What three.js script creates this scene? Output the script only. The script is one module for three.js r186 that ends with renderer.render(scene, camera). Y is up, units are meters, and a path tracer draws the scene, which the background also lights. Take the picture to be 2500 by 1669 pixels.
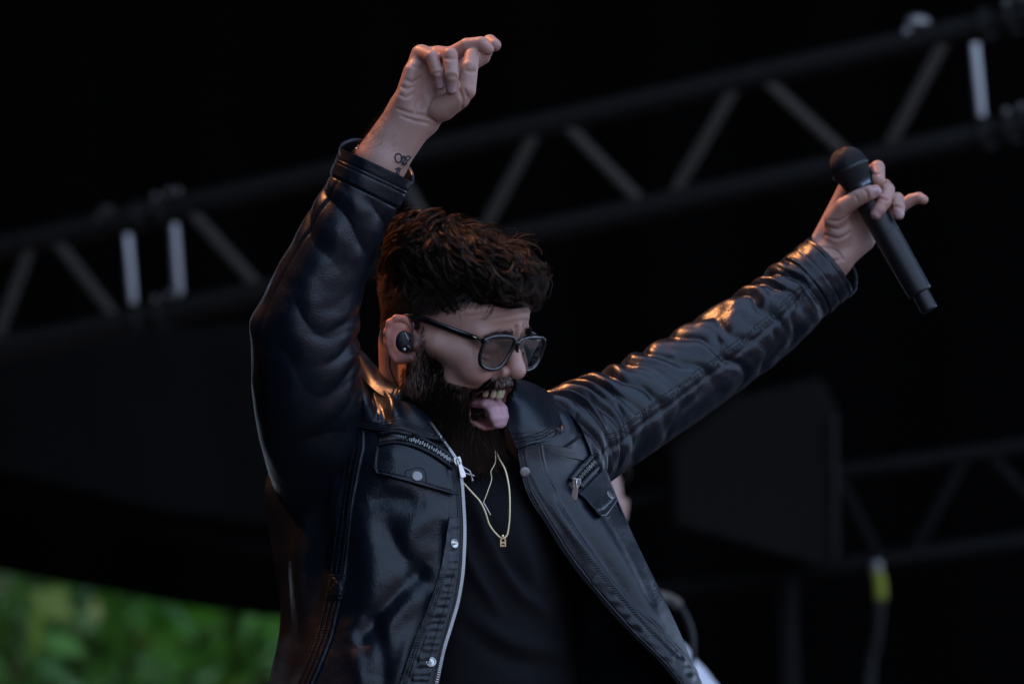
import * as THREE from 'three';
import { mergeGeometries, mergeVertices } from 'three/addons/utils/BufferGeometryUtils.js';
import { ImprovedNoise } from 'three/addons/math/ImprovedNoise.js';

// ---------------------------------------------------------------- camera, sky, sun, exposure
const MM = 0.001, PXMM = 0.513, DIST = 7000, PITCH = 9 * Math.PI / 180;   // lens 7 m from the singer, tilted 9 degrees up
const CENTRE = new THREE.Vector3(0, 2.65, 0);
const scene = new THREE.Scene();
const camera = new THREE.PerspectiveCamera(2 * Math.atan(834.5 * PXMM / DIST) * 180 / Math.PI, 1024 / 683, 0.5, 400);
camera.position.set(0, CENTRE.y - Math.sin(PITCH) * DIST * MM, Math.cos(PITCH) * DIST * MM);
camera.rotation.x = PITCH;
camera.focus = 6.88; camera.userData.fStop = 5;
scene.add(camera);

const SUN_TO = new THREE.Vector3(-0.45, 0.80, -0.22).normalize();
{ // evening sky: pale cloud-streaked blue, the same all round
  const w = 256, h = 128, d = new Float32Array(w * h * 4), n = new ImprovedNoise();
  for (let j = 0; j < h; j++) for (let i = 0; i < w; i++) {
    const el = (j + 0.5) / h * Math.PI - Math.PI / 2, az = (i + 0.5) / w * Math.PI * 2;
    const X = Math.cos(el) * Math.cos(az), Y = Math.sin(el), Z = Math.cos(el) * Math.sin(az);
    const c = 0.5 + 0.5 * n.noise(X * 2.2, Y * 5, Z * 2.2 + 4) + 0.25 * n.noise(X * 6, Y * 12, Z * 6);
    const k = 0.8 + 0.4 * c, o = (j * w + i) * 4, up = Math.max(0, Y);
    d[o] = (0.56 - 0.16 * up) * k; d[o + 1] = (0.71 - 0.11 * up) * k; d[o + 2] = (1.02 - 0.02 * up) * k; d[o + 3] = 1;
  }
  const t = new THREE.DataTexture(d, w, h, THREE.RGBAFormat, THREE.FloatType);
  t.mapping = THREE.EquirectangularReflectionMapping; t.magFilter = t.minFilter = THREE.LinearFilter; t.wrapS = THREE.RepeatWrapping; t.needsUpdate = true;
  scene.background = t; scene.environment = t; scene.backgroundIntensity = scene.environmentIntensity = 0.30;
}
const sun = new THREE.DirectionalLight(0xffa45c, 0.58);
sun.position.copy(CENTRE).addScaledVector(SUN_TO, 40); sun.target.position.copy(CENTRE);
sun.castShadow = true; sun.shadow.mapSize.set(2048, 2048); sun.shadow.radius = 3;
Object.assign(sun.shadow.camera, { left: -12, right: 12, top: 12, bottom: -12, near: 1, far: 120 });
scene.add(sun, sun.target);
const renderer = new THREE.WebGLRenderer({ antialias: true });
renderer.toneMapping = THREE.LinearToneMapping; renderer.toneMappingExposure = 6.3;
renderer.shadowMap.enabled = true;
renderer.setSize(1024, 683);
// ---------------------------------------------------------------- helpers
let seed = 12345;
const rnd = () => { seed = (seed * 1664525 + 1013904223) >>> 0; return seed / 4294967296; };
const rr = (a, b) => a + (b - a) * rnd();
const gauss = () => Math.sqrt(-2 * Math.log(rnd() + 1e-9)) * Math.cos(6.2831853 * rnd());
const perlin = new ImprovedNoise();
const ns = (x, y, z) => perlin.noise(x + 31.7, y + 17.3, z + 5.1);
const clamp = (x, a, b) => x < a ? a : x > b ? b : x;
const mix = (a, b, t) => a + (b - a) * t;
const sstep = (a, b, x) => { const t = clamp((x - a) / (b - a), 0, 1); return t * t * (3 - 2 * t); };
const V = (x, y, z) => new THREE.Vector3(x, y, z);
// working frame: millimetres, x right, y up, z towards the lens, origin on the singer; U turns a sighted pixel and a depth into such a point
const U = (u, v, z = 0) => V((u - 1250) * PXMM * (1 - z / DIST), (834.5 - v) * PXMM * (1 - z / DIST), z);
const pxOf = p => { const k = 1 / (PXMM * (1 - p.z / DIST)); return [1250 + p.x * k, 834.5 - p.y * k]; };
const toWorld = new THREE.Matrix4().makeTranslation(CENTRE.x, CENTRE.y, CENTRE.z).multiply(new THREE.Matrix4().makeRotationX(PITCH)).multiply(new THREE.Matrix4().makeScale(MM, MM, MM));
const W = p => p.clone().applyMatrix4(toWorld);
const fromWorld = toWorld.clone().invert();
const used = {};
function numbered(n) { used[n] = (used[n] ?? -1) + 1; return used[n] ? n + '_' + String(used[n]).padStart(3, '0') : n; }
function shadows(o) { o.castShadow = true; o.receiveShadow = true; return o; }
function thing(name, label, category, base, group) {   // base: world point
  const g = new THREE.Group(); g.name = numbered(name); g.position.copy(base); g.userData = { label, category };
  if (group) g.userData.group = group;
  scene.add(g); return g;
}
function rootOf(o) { while (o.parent && o.parent !== scene) o = o.parent; return o; }
// geometry in the working frame -> named mesh under parent (or top level)
function add(name, geo, mat, parent = scene, frame = toWorld) {
  const g = Array.isArray(geo) ? merge(geo) : geo;
  if (frame) g.applyMatrix4(frame);
  const m = shadows(new THREE.Mesh(g, mat));
  m.name = parent === scene ? numbered(name) : name;
  if (parent !== scene) { const b = rootOf(parent).position; g.translate(-b.x, -b.y, -b.z); }
  parent.add(m); return m;
}
function tag(o, label, category, group) { o.userData.label = label; o.userData.category = category; if (group) o.userData.group = group; return o; }
function struct(o) { o.userData.kind = 'structure'; return o; }
function merge(list) {
  const need = {}; for (const g of list) for (const k in g.attributes) need[k] = (need[k] || 0) + 1;
  return mergeGeometries(list.map(g => {
    g = g.index ? g.toNonIndexed() : g.clone();
    for (const k in need) if (need[k] < list.length && g.attributes[k]) g.deleteAttribute(k);
    return g;
  }));
}
function cr(pts, t) {  // Catmull-Rom through arrays of numbers, t 0..1
  const n = pts.length - 1, f = clamp(t, 0, 1) * n, i = Math.min(Math.floor(f), n - 1), u = f - i;
  const a = pts[Math.max(i - 1, 0)], b = pts[i], c = pts[i + 1], d = pts[Math.min(i + 2, n)], o = [];
  for (let k = 0; k < b.length; k++) {
    const p0 = i === 0 ? 2 * b[k] - c[k] : a[k], p3 = i + 2 > n ? 2 * c[k] - b[k] : d[k];
    o.push(0.5 * (2 * b[k] + (c[k] - p0) * u + (2 * p0 - 5 * b[k] + 4 * c[k] - p3) * u * u + (3 * b[k] - p0 - 3 * c[k] + p3) * u * u * u));
  }
  return o;
}
const crU = (pts, t) => { const q = cr(pts, t); return U(q[0], q[1], q[2]); };
function meshFrom(pos, idx, uv) {
  const g = new THREE.BufferGeometry();
  g.setAttribute('position', new THREE.Float32BufferAttribute(pos, 3));
  if (uv) g.setAttribute('uv', new THREE.Float32BufferAttribute(uv, 2));
  g.setIndex(idx); g.computeVertexNormals(); return g;
}
// swept tube through Vector3 points with radii; sides n
function tube(pts, r, n = 6, caps = true) {
  const pos = [], idx = [], uv = []; let up = null; const m = pts.length; let len = 0;
  for (let i = 0; i < m; i++) {
    const t = V().subVectors(pts[Math.min(i + 1, m - 1)], pts[Math.max(i - 1, 0)]).normalize();
    if (!up) up = Math.abs(t.z) < 0.9 ? V(0, 0, 1) : V(0, 1, 0);
    up.addScaledVector(t, -up.dot(t)).normalize();
    const s = V().crossVectors(t, up), R = typeof r === 'number' ? r : r[Math.min(i, r.length - 1)];
    if (i) len += pts[i].distanceTo(pts[i - 1]);
    for (let k = 0; k < n; k++) {
      const a = k / n * Math.PI * 2, c = Math.cos(a) * R, d = Math.sin(a) * R;
      pos.push(pts[i].x + up.x * c + s.x * d, pts[i].y + up.y * c + s.y * d, pts[i].z + up.z * c + s.z * d);
      uv.push(k / n * R * 6.28 * MM, len * MM);
    }
  }
  for (let i = 0; i < m - 1; i++) for (let k = 0; k < n; k++) {
    const a = i * n + k, b = i * n + (k + 1) % n; idx.push(a, a + n, b, b, a + n, b + n);
  }
  if (caps) {
    for (const [i, f] of [[0, 1], [m - 1, -1]]) {
      const c = pos.length / 3; pos.push(pts[i].x, pts[i].y, pts[i].z); uv.push(0, 0);
      for (let k = 0; k < n; k++) { const a = i * n + k, b = i * n + (k + 1) % n; f > 0 ? idx.push(c, a, b) : idx.push(c, b, a); }
    }
  }
  return meshFrom(pos, idx, uv);
}
const sampleU = (pts, n) => Array.from({ length: n }, (_, i) => crU(pts, i / (n - 1)));
// box with centre, half sizes and an orthonormal basis
function obox(c, hx, hy, hz, X, Y, Z) {
  const g = new THREE.BoxGeometry(2 * hx, 2 * hy, 2 * hz);
  g.applyMatrix4(new THREE.Matrix4().makeBasis(X, Y, Z).setPosition(c)); return g;
}
function orient(g, at, zdir, ydir = V(0, 1, 0)) {  // turns a geometry so that its +z looks along zdir
  const z = zdir.clone().normalize(), x = V().crossVectors(ydir, z).normalize(), y = V().crossVectors(z, x);
  return g.applyMatrix4(new THREE.Matrix4().makeBasis(x, y, z).setPosition(at));
}
// ---- signed distance fields
const smin = (a, b, k) => { const h = Math.max(k - Math.abs(a - b), 0) / k; return Math.min(a, b) - h * h * k * 0.25; };
const smax = (a, b, k) => -smin(-a, -b, k);
function cap(a, b, ra, rb) {
  const ax = a.x, ay = a.y, az = a.z, dx = b.x - ax, dy = b.y - ay, dz = b.z - az, l2 = dx * dx + dy * dy + dz * dz || 1e-6;
  return (x, y, z) => {
    const px = x - ax, py = y - ay, pz = z - az; let h = (px * dx + py * dy + pz * dz) / l2; h = h < 0 ? 0 : h > 1 ? 1 : h;
    const qx = px - dx * h, qy = py - dy * h, qz = pz - dz * h;
    return Math.sqrt(qx * qx + qy * qy + qz * qz) - ra - (rb - ra) * h;
  };
}
function ell(c, rx, ry, rz) {
  const cx = c.x, cy = c.y, cz = c.z;
  return (x, y, z) => {
    const px = x - cx, py = y - cy, pz = z - cz, a = px / rx, b = py / ry, d = pz / rz, e = a / rx, f = b / ry, g = d / rz;
    const k0 = Math.sqrt(a * a + b * b + d * d), k1 = Math.sqrt(e * e + f * f + g * g);
    return k1 < 1e-6 ? -Math.min(rx, ry, rz) : k0 * (k0 - 1) / k1;
  };
}
function chain(pts, rads, k = 4) {
  const s = []; for (let i = 0; i < pts.length - 1; i++) s.push(cap(pts[i], pts[i + 1], rads[i], rads[i + 1]));
  return s.length === 1 ? s[0] : (x, y, z) => { let d = s[0](x, y, z); for (let i = 1; i < s.length; i++) d = smin(d, s[i](x, y, z), k); return d; };
}
// naive surface nets over a box, skipping far blocks
function nets(f, lo, hi, h, colour) {
  const nx = Math.ceil((hi[0] - lo[0]) / h) + 1, ny = Math.ceil((hi[1] - lo[1]) / h) + 1, nz = Math.ceil((hi[2] - lo[2]) / h) + 1;
  const F = new Float32Array(nx * ny * nz), B = 8, rad = B * h * 0.9;
  for (let k = 0; k < nz; k += B) for (let j = 0; j < ny; j += B) for (let i = 0; i < nx; i += B) {
    const c = f(lo[0] + (i + B / 2) * h, lo[1] + (j + B / 2) * h, lo[2] + (k + B / 2) * h), far = Math.abs(c) > rad * 1.35;
    for (let c3 = k; c3 < Math.min(k + B, nz); c3++) for (let b = j; b < Math.min(j + B, ny); b++) for (let a = i; a < Math.min(i + B, nx); a++)
      F[(c3 * ny + b) * nx + a] = far ? c : f(lo[0] + a * h, lo[1] + b * h, lo[2] + c3 * h);
  }
  const id = new Int32Array(nx * ny * nz).fill(-1), pos = [], idx = [], sy = nx, sz = nx * ny;
  const ed = [[0, 1], [0, sy], [0, sz], [1, 1 + sy], [1, 1 + sz], [sy, sy + 1], [sy, sy + sz], [sz, sz + 1], [sz, sz + sy], [1 + sy, 1 + sy + sz], [1 + sz, 1 + sz + sy], [sy + sz, sy + sz + 1]];
  const co = {}; for (const c of [0, 1]) for (const b of [0, 1]) for (const a of [0, 1]) co[a + b * sy + c * sz] = [a, b, c];
  for (let k = 0; k < nz - 1; k++) for (let j = 0; j < ny - 1; j++) for (let i = 0; i < nx - 1; i++) {
    const o = (k * ny + j) * nx + i, s = F[o] < 0;
    if ((F[o + 1] < 0) === s && (F[o + sy] < 0) === s && (F[o + sz] < 0) === s && (F[o + 1 + sy] < 0) === s && (F[o + 1 + sz] < 0) === s && (F[o + sy + sz] < 0) === s && (F[o + 1 + sy + sz] < 0) === s) continue;
    let x = 0, y = 0, z = 0, n = 0;
    for (const [p, q] of ed) {
      const a = F[o + p], b = F[o + q]; if ((a < 0) === (b < 0)) continue;
      const t = a / (a - b), P = co[p], Q = co[q]; x += P[0] + (Q[0] - P[0]) * t; y += P[1] + (Q[1] - P[1]) * t; z += P[2] + (Q[2] - P[2]) * t; n++;
    }
    id[o] = pos.length / 3; pos.push(lo[0] + (i + x / n) * h, lo[1] + (j + y / n) * h, lo[2] + (k + z / n) * h);
  }
  const quad = (a, b, c, d, flip) => { if (a < 0 || b < 0 || c < 0 || d < 0) return; flip ? idx.push(a, b, c, a, c, d) : idx.push(a, c, b, a, d, c); };
  for (let k = 1; k < nz - 1; k++) for (let j = 1; j < ny - 1; j++) for (let i = 1; i < nx - 1; i++) {
    const o = (k * ny + j) * nx + i, s = F[o] < 0;
    if (s !== F[o + 1] < 0) quad(id[o], id[o - sy], id[o - sy - sz], id[o - sz], s);
    if (s !== F[o + sy] < 0) quad(id[o], id[o - sz], id[o - sz - 1], id[o - 1], s);
    if (s !== F[o + sz] < 0) quad(id[o], id[o - 1], id[o - 1 - sy], id[o - sy], s);
  }
  const N = new Float32Array(pos.length), e = h * 0.5, uv = new Float32Array(pos.length / 3 * 2), col = colour ? new Float32Array(pos.length) : null, c3 = [0, 0, 0];
  for (let i = 0; i < pos.length; i += 3) {
    const x = pos[i], y = pos[i + 1], z = pos[i + 2], d0 = f(x, y, z);
    let a = f(x + e, y, z) - f(x - e, y, z), b = f(x, y + e, z) - f(x, y - e, z), c = f(x, y, z + e) - f(x, y, z - e); const l = Math.hypot(a, b, c) || 1;
    a /= l; b /= l; c /= l; N[i] = a; N[i + 1] = b; N[i + 2] = c;
    const mv = clamp(d0, -h, h); pos[i] -= a * mv; pos[i + 1] -= b * mv; pos[i + 2] -= c * mv;
    
    uv[i / 3 * 2] = (x + 0.55 * z) * MM; uv[i / 3 * 2 + 1] = (y + 0.4 * z) * MM;
    if (col) { colour(x, y, z, c3, a, b, c); col[i] = c3[0]; col[i + 1] = c3[1]; col[i + 2] = c3[2]; }
  }
  const g = new THREE.BufferGeometry();
  g.setAttribute('position', new THREE.Float32BufferAttribute(pos, 3)); g.setAttribute('normal', new THREE.Float32BufferAttribute(N, 3));
  g.setAttribute('uv', new THREE.Float32BufferAttribute(uv, 2));
  if (col) g.setAttribute('color', new THREE.Float32BufferAttribute(col, 3));
  g.setIndex(idx); return g;
}
const boxOf = (pts, pad) => { const b = new THREE.Box3().setFromPoints(pts).expandByScalar(pad); return [b.min.toArray(), b.max.toArray()]; };
// ---- cloth and leather sheets: a grid of sighted points [u, v, z], smoothly interpolated, pushed along the normal by disp(px, py, s, t), with thickness
function sheet(rows, nu, nv, { disp, thick = 2.2, flip = 1 } = {}) {
  const pos = [], uv = [], P = [];
  for (let j = 0; j <= nv; j++) for (let i = 0; i <= nu; i++) {
    const q = cr(rows.map(r => cr(r, i / nu)), j / nv); P.push({ q, p: U(q[0], q[1], q[2]) });
  }
  const at = (i, j) => P[clamp(j, 0, nv) * (nu + 1) + clamp(i, 0, nu)];
  const nor = (list) => {
    const out = [];
    for (let j = 0; j <= nv; j++) for (let i = 0; i <= nu; i++) {
      const a = V().subVectors(list(i + 1, j), list(i - 1, j)), b = V().subVectors(list(i, j + 1), list(i, j - 1));
      out.push(V().crossVectors(b, a).normalize().multiplyScalar(flip));
    }
    return out;
  };
  const n0 = nor((i, j) => at(i, j).p);
  let len = 0; const W0 = at(0, nv >> 1).p.distanceTo(at(nu, nv >> 1).p), H0 = at(nu >> 1, 0).p.distanceTo(at(nu >> 1, nv).p);
  P.forEach((o, k) => { const i = k % (nu + 1), j = (k / (nu + 1)) | 0; if (disp) o.p.addScaledVector(n0[k], disp(o.q[0], o.q[1], i / nu, j / nv)); o.uv = [i / nu * W0 * MM, j / nv * H0 * MM]; });
  const n1 = nor((i, j) => at(i, j).p), M = P.length;
  for (const o of P) { pos.push(o.p.x, o.p.y, o.p.z); uv.push(...o.uv); }
  P.forEach((o, k) => { const q = o.p.clone().addScaledVector(n1[k], -thick); pos.push(q.x, q.y, q.z); uv.push(...o.uv); });
  const idx = [], w = nu + 1;
  for (let j = 0; j < nv; j++) for (let i = 0; i < nu; i++) {
    const a = j * w + i, b = a + 1, c = a + w, d = c + 1;
    flip > 0 ? idx.push(a, c, b, b, c, d) : idx.push(a, b, c, b, d, c);
    flip > 0 ? idx.push(a + M, b + M, c + M, b + M, d + M, c + M) : idx.push(a + M, c + M, b + M, b + M, c + M, d + M);
  }
  const rim = []; for (let i = 0; i < nu; i++) rim.push(i); for (let j = 0; j < nv; j++) rim.push(j * w + nu); for (let i = nu; i > 0; i--) rim.push(nv * w + i); for (let j = nv; j > 0; j--) rim.push(j * w);
  rim.forEach((a, k) => { const b = rim[(k + 1) % rim.length]; flip > 0 ? idx.push(a, b, a + M, b, b + M, a + M) : idx.push(a, a + M, b, b, a + M, b + M); });
  const g = meshFrom(pos, idx, uv);
  g.userData.at = (s, t) => P[clamp(Math.round(t * nv), 0, nv) * w + clamp(Math.round(s * nu), 0, nu)].p;
  g.userData.P = P; g.userData.n = n1;
  return g;
}
// nearest point of a sheet to a sighted pixel -> {p, n}; used to lay seams, snaps and teeth on the leather
function onSheet(g, u, v) {
  let best = 1e9, k = 0; const P = g.userData.P;
  for (let i = 0; i < P.length; i++) { const d = (P[i].q[0] - u) ** 2 + (P[i].q[1] - v) ** 2; if (d < best) { best = d; k = i; } }
  const o = P[k], kk = 1 / 1, p = U(u, v, o.p.z), [a, b] = pxOf(o.p), n = g.userData.n[k];
  // slide along the tangent plane of the nearest vertex so that the point meets the pixel
  const zz = Math.abs(n.z) > 0.25 ? clamp(-(n.x * (p.x - o.p.x) + n.y * (p.y - o.p.y)) / n.z, -12, 12) : 0;
  return { p: V(p.x, p.y, o.p.z + zz), n: n.clone() };
}
// distance in sighted pixels from (x, y) to a polyline
function dline(pts, x, y) {
  let d = 1e9;
  for (let i = 0; i < pts.length - 1; i++) {
    const [ax, ay] = pts[i], [bx, by] = pts[i + 1], dx = bx - ax, dy = by - ay, h = clamp(((x - ax) * dx + (y - ay) * dy) / (dx * dx + dy * dy), 0, 1);
    d = Math.min(d, Math.hypot(x - ax - dx * h, y - ay - dy * h));
  }
  return d;
}
const smoothPts = (pts, n) => Array.from({ length: n }, (_, i) => cr(pts, i / (n - 1)));
// folds: [amplitude mm, width px, end taper, points]
function folds(list) {
  const L = list.map(([A, w, ...pts]) => ({ A, w, pts: smoothPts(pts, 12) }));
  return (x, y) => {
    let d = 0;
    for (const { A, w, pts } of L) {
      let best = 1e9, at = 0;
      for (let i = 0; i < 11; i++) {
        const [ax, ay] = pts[i], [bx, by] = pts[i + 1], dx = bx - ax, dy = by - ay, h = clamp(((x - ax) * dx + (y - ay) * dy) / (dx * dx + dy * dy), 0, 1);
        const q = Math.hypot(x - ax - dx * h, y - ay - dy * h); if (q < best) { best = q; at = (i + h) / 11; }
      }
      if (best < w * 3) d += A * Math.exp(-best * best / (w * w)) * Math.sqrt(Math.sin(Math.PI * clamp(at * 0.9 + 0.05, 0, 1)));
    }
    return d;
  };
}
// ---- textures
function tex(size, fn, rep = 1, srgb = false) {
  const d = new Uint8Array(size * size * 4);
  for (let j = 0; j < size; j++) for (let i = 0; i < size; i++) { const c = fn(i / size, j / size), o = (j * size + i) * 4, a = Array.isArray(c) ? c : [c, c, c]; for (let k = 0; k < 3; k++) d[o + k] = clamp(a[k], 0, 1) * 255; d[o + 3] = 255; }
  const t = new THREE.DataTexture(d, size, size); t.wrapS = t.wrapT = THREE.RepeatWrapping; t.magFilter = THREE.LinearFilter; t.minFilter = THREE.LinearMipmapLinearFilter; t.generateMipmaps = true;
  t.repeat.set(rep, rep); if (srgb) t.colorSpace = THREE.SRGBColorSpace; t.needsUpdate = true; return t;
}
const wrapN = (u, v, f, s = 0) => { // tiling noise
  const a = ns(u * f, v * f, s), b = ns((u - 1) * f, v * f, s), c = ns(u * f, (v - 1) * f, s), d = ns((u - 1) * f, (v - 1) * f, s);
  return mix(mix(a, b, u), mix(c, d, u), v);
};
const leatherTex = tex(512, (u, v) => {
  const a = 1 - Math.abs(wrapN(u, v, 28, 1)) * 2.2, b = 1 - Math.abs(wrapN(u, v, 60, 2)) * 2, c = wrapN(u, v, 6, 3);
  return 0.5 + 0.22 * (0.6 - a) + 0.14 * (0.6 - b) + 0.18 * c;
}, 9);
const leatherRough = tex(256, (u, v) => 0.84 + 0.16 * wrapN(u, v, 5, 7) + 0.14 * wrapN(u, v, 17, 8), 6);
const skinTex = tex(512, (u, v) => 0.5 + 0.3 * wrapN(u, v, 34, 4) + 0.35 * wrapN(u, v, 80, 5) + 0.2 * wrapN(u, v, 9, 6), 14);
const weaveTex = tex(256, (u, v) => 0.5 + 0.25 * Math.sin(u * 6.2832 * 40) * Math.sin(v * 6.2832 * 40) + 0.2 * wrapN(u, v, 12, 9), 18);
// ---- materials
const M = {};
const std = (o) => new THREE.MeshPhysicalMaterial(o);
const rgb = (r, g, b) => new THREE.Color().setRGB(r, g, b);
M.skin = std({ color: rgb(1, 1, 1), vertexColors: true, roughness: 0.46, bumpMap: skinTex, bumpScale: 0.00035 });
M.leather = std({ color: rgb(0.0050, 0.0075, 0.0120), roughness: 0.40, roughnessMap: leatherRough, specularIntensity: 0.78, bumpMap: leatherTex, bumpScale: 0.0006 });
M.leatherEdge = std({ color: rgb(0.010, 0.011, 0.014), roughness: 0.5, bumpMap: leatherTex, bumpScale: 0.0003 });
M.thread = std({ color: rgb(0.006, 0.006, 0.008), roughness: 0.8 });
M.shirt = std({ color: rgb(0.0034, 0.0034, 0.0044), roughness: 0.85, bumpMap: weaveTex, bumpScale: 0.0004, specularIntensity: 0.35 });
M.trousers = std({ color: rgb(0.012, 0.012, 0.015), roughness: 0.9 });
M.steel = std({ color: rgb(0.62, 0.60, 0.56), metalness: 1, roughness: 0.28 });
M.dullsteel = std({ color: rgb(0.42, 0.40, 0.38), metalness: 1, roughness: 0.42 });
M.snapMetal = std({ color: rgb(0.22, 0.21, 0.20), metalness: 1, roughness: 0.38 });
M.gold = std({ color: rgb(0.80, 0.66, 0.40), metalness: 1, roughness: 0.25 });
M.hair = std({ vertexColors: true, roughness: 0.36 });
M.hairDark = std({ color: rgb(0.022, 0.015, 0.011), roughness: 0.95, specularIntensity: 0.3 });
M.beard = std({ vertexColors: true, roughness: 0.7, specularIntensity: 0.4 });
M.frame = std({ color: rgb(0.005, 0.005, 0.006), roughness: 0.1, clearcoat: 0.6, clearcoatRoughness: 0.08 });
M.lens = std({ color: rgb(0.52, 0.52, 0.50), transmission: 1, thickness: 0, roughness: 0.02, ior: 1.52 });
M.black = std({ color: rgb(0.008, 0.008, 0.009), roughness: 0.4 });
M.mic = std({ color: rgb(0.005, 0.0055, 0.007), roughness: 0.42 });
M.micGrille = std({ color: rgb(0.012, 0.012, 0.013), roughness: 0.4, metalness: 0.3 });
M.tooth = std({ color: rgb(0.50, 0.43, 0.27), roughness: 0.25 });
M.tongue = std({ color: rgb(0.46, 0.25, 0.27), roughness: 0.42, bumpMap: skinTex, bumpScale: 0.0008 });
M.ink = std({ color: rgb(0.018, 0.022, 0.035), roughness: 0.6 });
// ---------------------------------------------------------------- ground, stage, trusses, trees
const groundTex = tex(256, (u, v) => 0.5 + 0.4 * wrapN(u, v, 20, 3) + 0.3 * wrapN(u, v, 60, 4), 0.5);
M.ground = std({ color: rgb(0.125, 0.12, 0.115), roughness: 1, bumpMap: groundTex, bumpScale: 0.01 });

M.deck = std({ color: rgb(0.012, 0.012, 0.013), roughness: 0.6 });
M.cloth = std({ color: rgb(0.0021, 0.0019, 0.0017), roughness: 1, specularIntensity: 0.1 });
M.clothGrey = std({ color: rgb(0.0085, 0.0080, 0.0072), roughness: 1, specularIntensity: 0.2 });
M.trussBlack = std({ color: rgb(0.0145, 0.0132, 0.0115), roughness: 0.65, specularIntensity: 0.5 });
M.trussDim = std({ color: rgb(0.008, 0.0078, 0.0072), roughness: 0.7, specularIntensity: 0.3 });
M.web = std({ color: rgb(0.066, 0.056, 0.044), roughness: 0.5, specularIntensity: 0.5 });
M.aluminium = std({ color: rgb(0.4, 0.4, 0.4), metalness: 0.9, roughness: 0.38 });
M.box = std({ color: rgb(0.0115, 0.0098, 0.0078), roughness: 0.9, specularIntensity: 0.3 });
M.bark = std({ color: rgb(0.05, 0.04, 0.03), roughness: 0.95 });
const DECK = 1.15;
{
  const g = new THREE.PlaneGeometry(400, 400, 1, 1).rotateX(-Math.PI / 2); { const u = g.attributes.uv; for (let i = 0; i < u.count; i++) u.setXY(i, u.getX(i) * 400, u.getY(i) * 400); }
  struct(add('ground', g, M.ground, scene, null));
  const d = new THREE.BoxGeometry(14, DECK, 9.2); d.translate(1.5, DECK / 2 + 0.002, -3.9);
  struct(add('stage_deck', d, M.deck, scene, null)).userData.label = 'black stage deck under the singer';
  // roof: black canopy over the stage, open at the front and at the singer's side
  const rows = 14, pos = [], idx = [];
  for (const dy of [0, 0.06]) for (let j = 0; j <= rows; j++) for (let i = 0; i <= rows; i++) {
    const z = mix(-9.6, -1.7, j / rows), x = mix(z < -3.6 ? -9 : -3.1, 10, i / rows); pos.push(x, 6.6 + 1.1 * Math.sin(j / rows * Math.PI * 0.6) + dy - 0.05 * Math.sin(i / rows * Math.PI * 4) ** 2, z);
  }
  const w = rows + 1, m = w * w;
  for (let j = 0; j < rows; j++) for (let i = 0; i < rows; i++) { const a = j * w + i; idx.push(a, a + 1, a + w, a + 1, a + w + 1, a + w, m + a, m + a + w, m + a + 1, m + a + 1, m + a + w, m + a + w + 1); }
  tag(add('stage_roof', meshFrom(pos, idx), M.cloth, scene, null), 'black fabric stage roof above the truss', 'roof');
}
{ // black masking cloth hung beside the stage front, on the side away from the open sky
  const n = 60, pos = [], idx = [];
  for (const o of [0, 0.02]) for (const y of [0, 2.2, 4.4, 6.6]) for (let i = 0; i <= n; i++) pos.push(mix(-1.85, -1.0, i / n) + o + 0.06 * Math.sin(i * 0.9) + 0.03 * Math.sin(i * 2.3), y + 0.002, mix(0.3, 4.4, i / n));
  const w = n + 1, m = w * 4; for (let j = 0; j < 3; j++) for (let i = 0; i < n; i++) { const a = j * w + i; idx.push(a, a + 1, a + w, a + 1, a + w + 1, a + w, m + a, m + a + w, m + a + 1, m + a + 1, m + a + w, m + a + w + 1); }
  tag(add('side_curtain', meshFrom(pos, idx), M.cloth, scene, null), 'black pleated masking curtain beside the stage front', 'curtain');
}
// backdrop cloths: sheets of hung cloth with soft pleats, thick hem
{
  const n = 60, pos = [], idx = [];
  for (const o of [0, 0.02]) for (const y of [0, 2.4, 4.8, 7.2]) for (let i = 0; i <= n; i++) pos.push(-3.6 + o + 0.06 * Math.sin(i * 0.8) + 0.03 * Math.sin(i * 2.1), y + 0.002, mix(-8, 0.5, i / n));
  const w = n + 1, m = w * 4; for (let j = 0; j < 3; j++) for (let i = 0; i < n; i++) { const a = j * w + i; idx.push(a, a + 1, a + w, a + 1, a + w + 1, a + w, m + a, m + a + w, m + a + 1, m + a + 1, m + a + w, m + a + w + 1); }
  tag(add('wing_curtain', meshFrom(pos, idx), M.cloth, scene, null), 'black pleated curtain closing the wing of the stage', 'curtain');
}
function drape(name, label, rows, mat, pleat, amp) {
  const g = sheet(rows, 90, 24, { thick: 6, disp: (u, v, s, t) => amp * (Math.sin(u / pleat + 1.3 * ns(u / 300, v / 500, 0)) + 0.6 * ns(u / 90, v / 160, 2)) });
  return tag(add(name, g, mat), label, 'curtain');
}
drape('backdrop_curtain', 'huge black backdrop cloth closing the back of the stage, hem lifted above the trees',
  [-1600, -900, 0, 640, 1000, 1250, 1600, 2400, 3600, 5200].reduce((a, u, i) => { const b = [1010, 1190, 1395, 1505, 1530, 1900, 3190, 3200, 3200, 3200][i]; a[0].push([u, -900, -8600]); a[1].push([u, -200, -8600]); a[2].push([u, b * 0.62, -8600]); a[3].push([u, b, -8600]); return a; }, [[], [], [], []]), M.cloth, 60, 26);
drape('hanging_cloth', 'charcoal cloth panel hanging below the truss at the left side',
  [[[-500, 780, -7600], [60, 800, -7600], [400, 800, -7600], [760, 780, -7600]], [[-500, 900, -7600], [60, 960, -7600], [400, 990, -7600], [760, 1000, -7600]], [[-500, 1050, -7600], [60, 1160, -7600], [400, 1245, -7600], [760, 1290, -7600]]], M.clothGrey, 130, 22);
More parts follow.
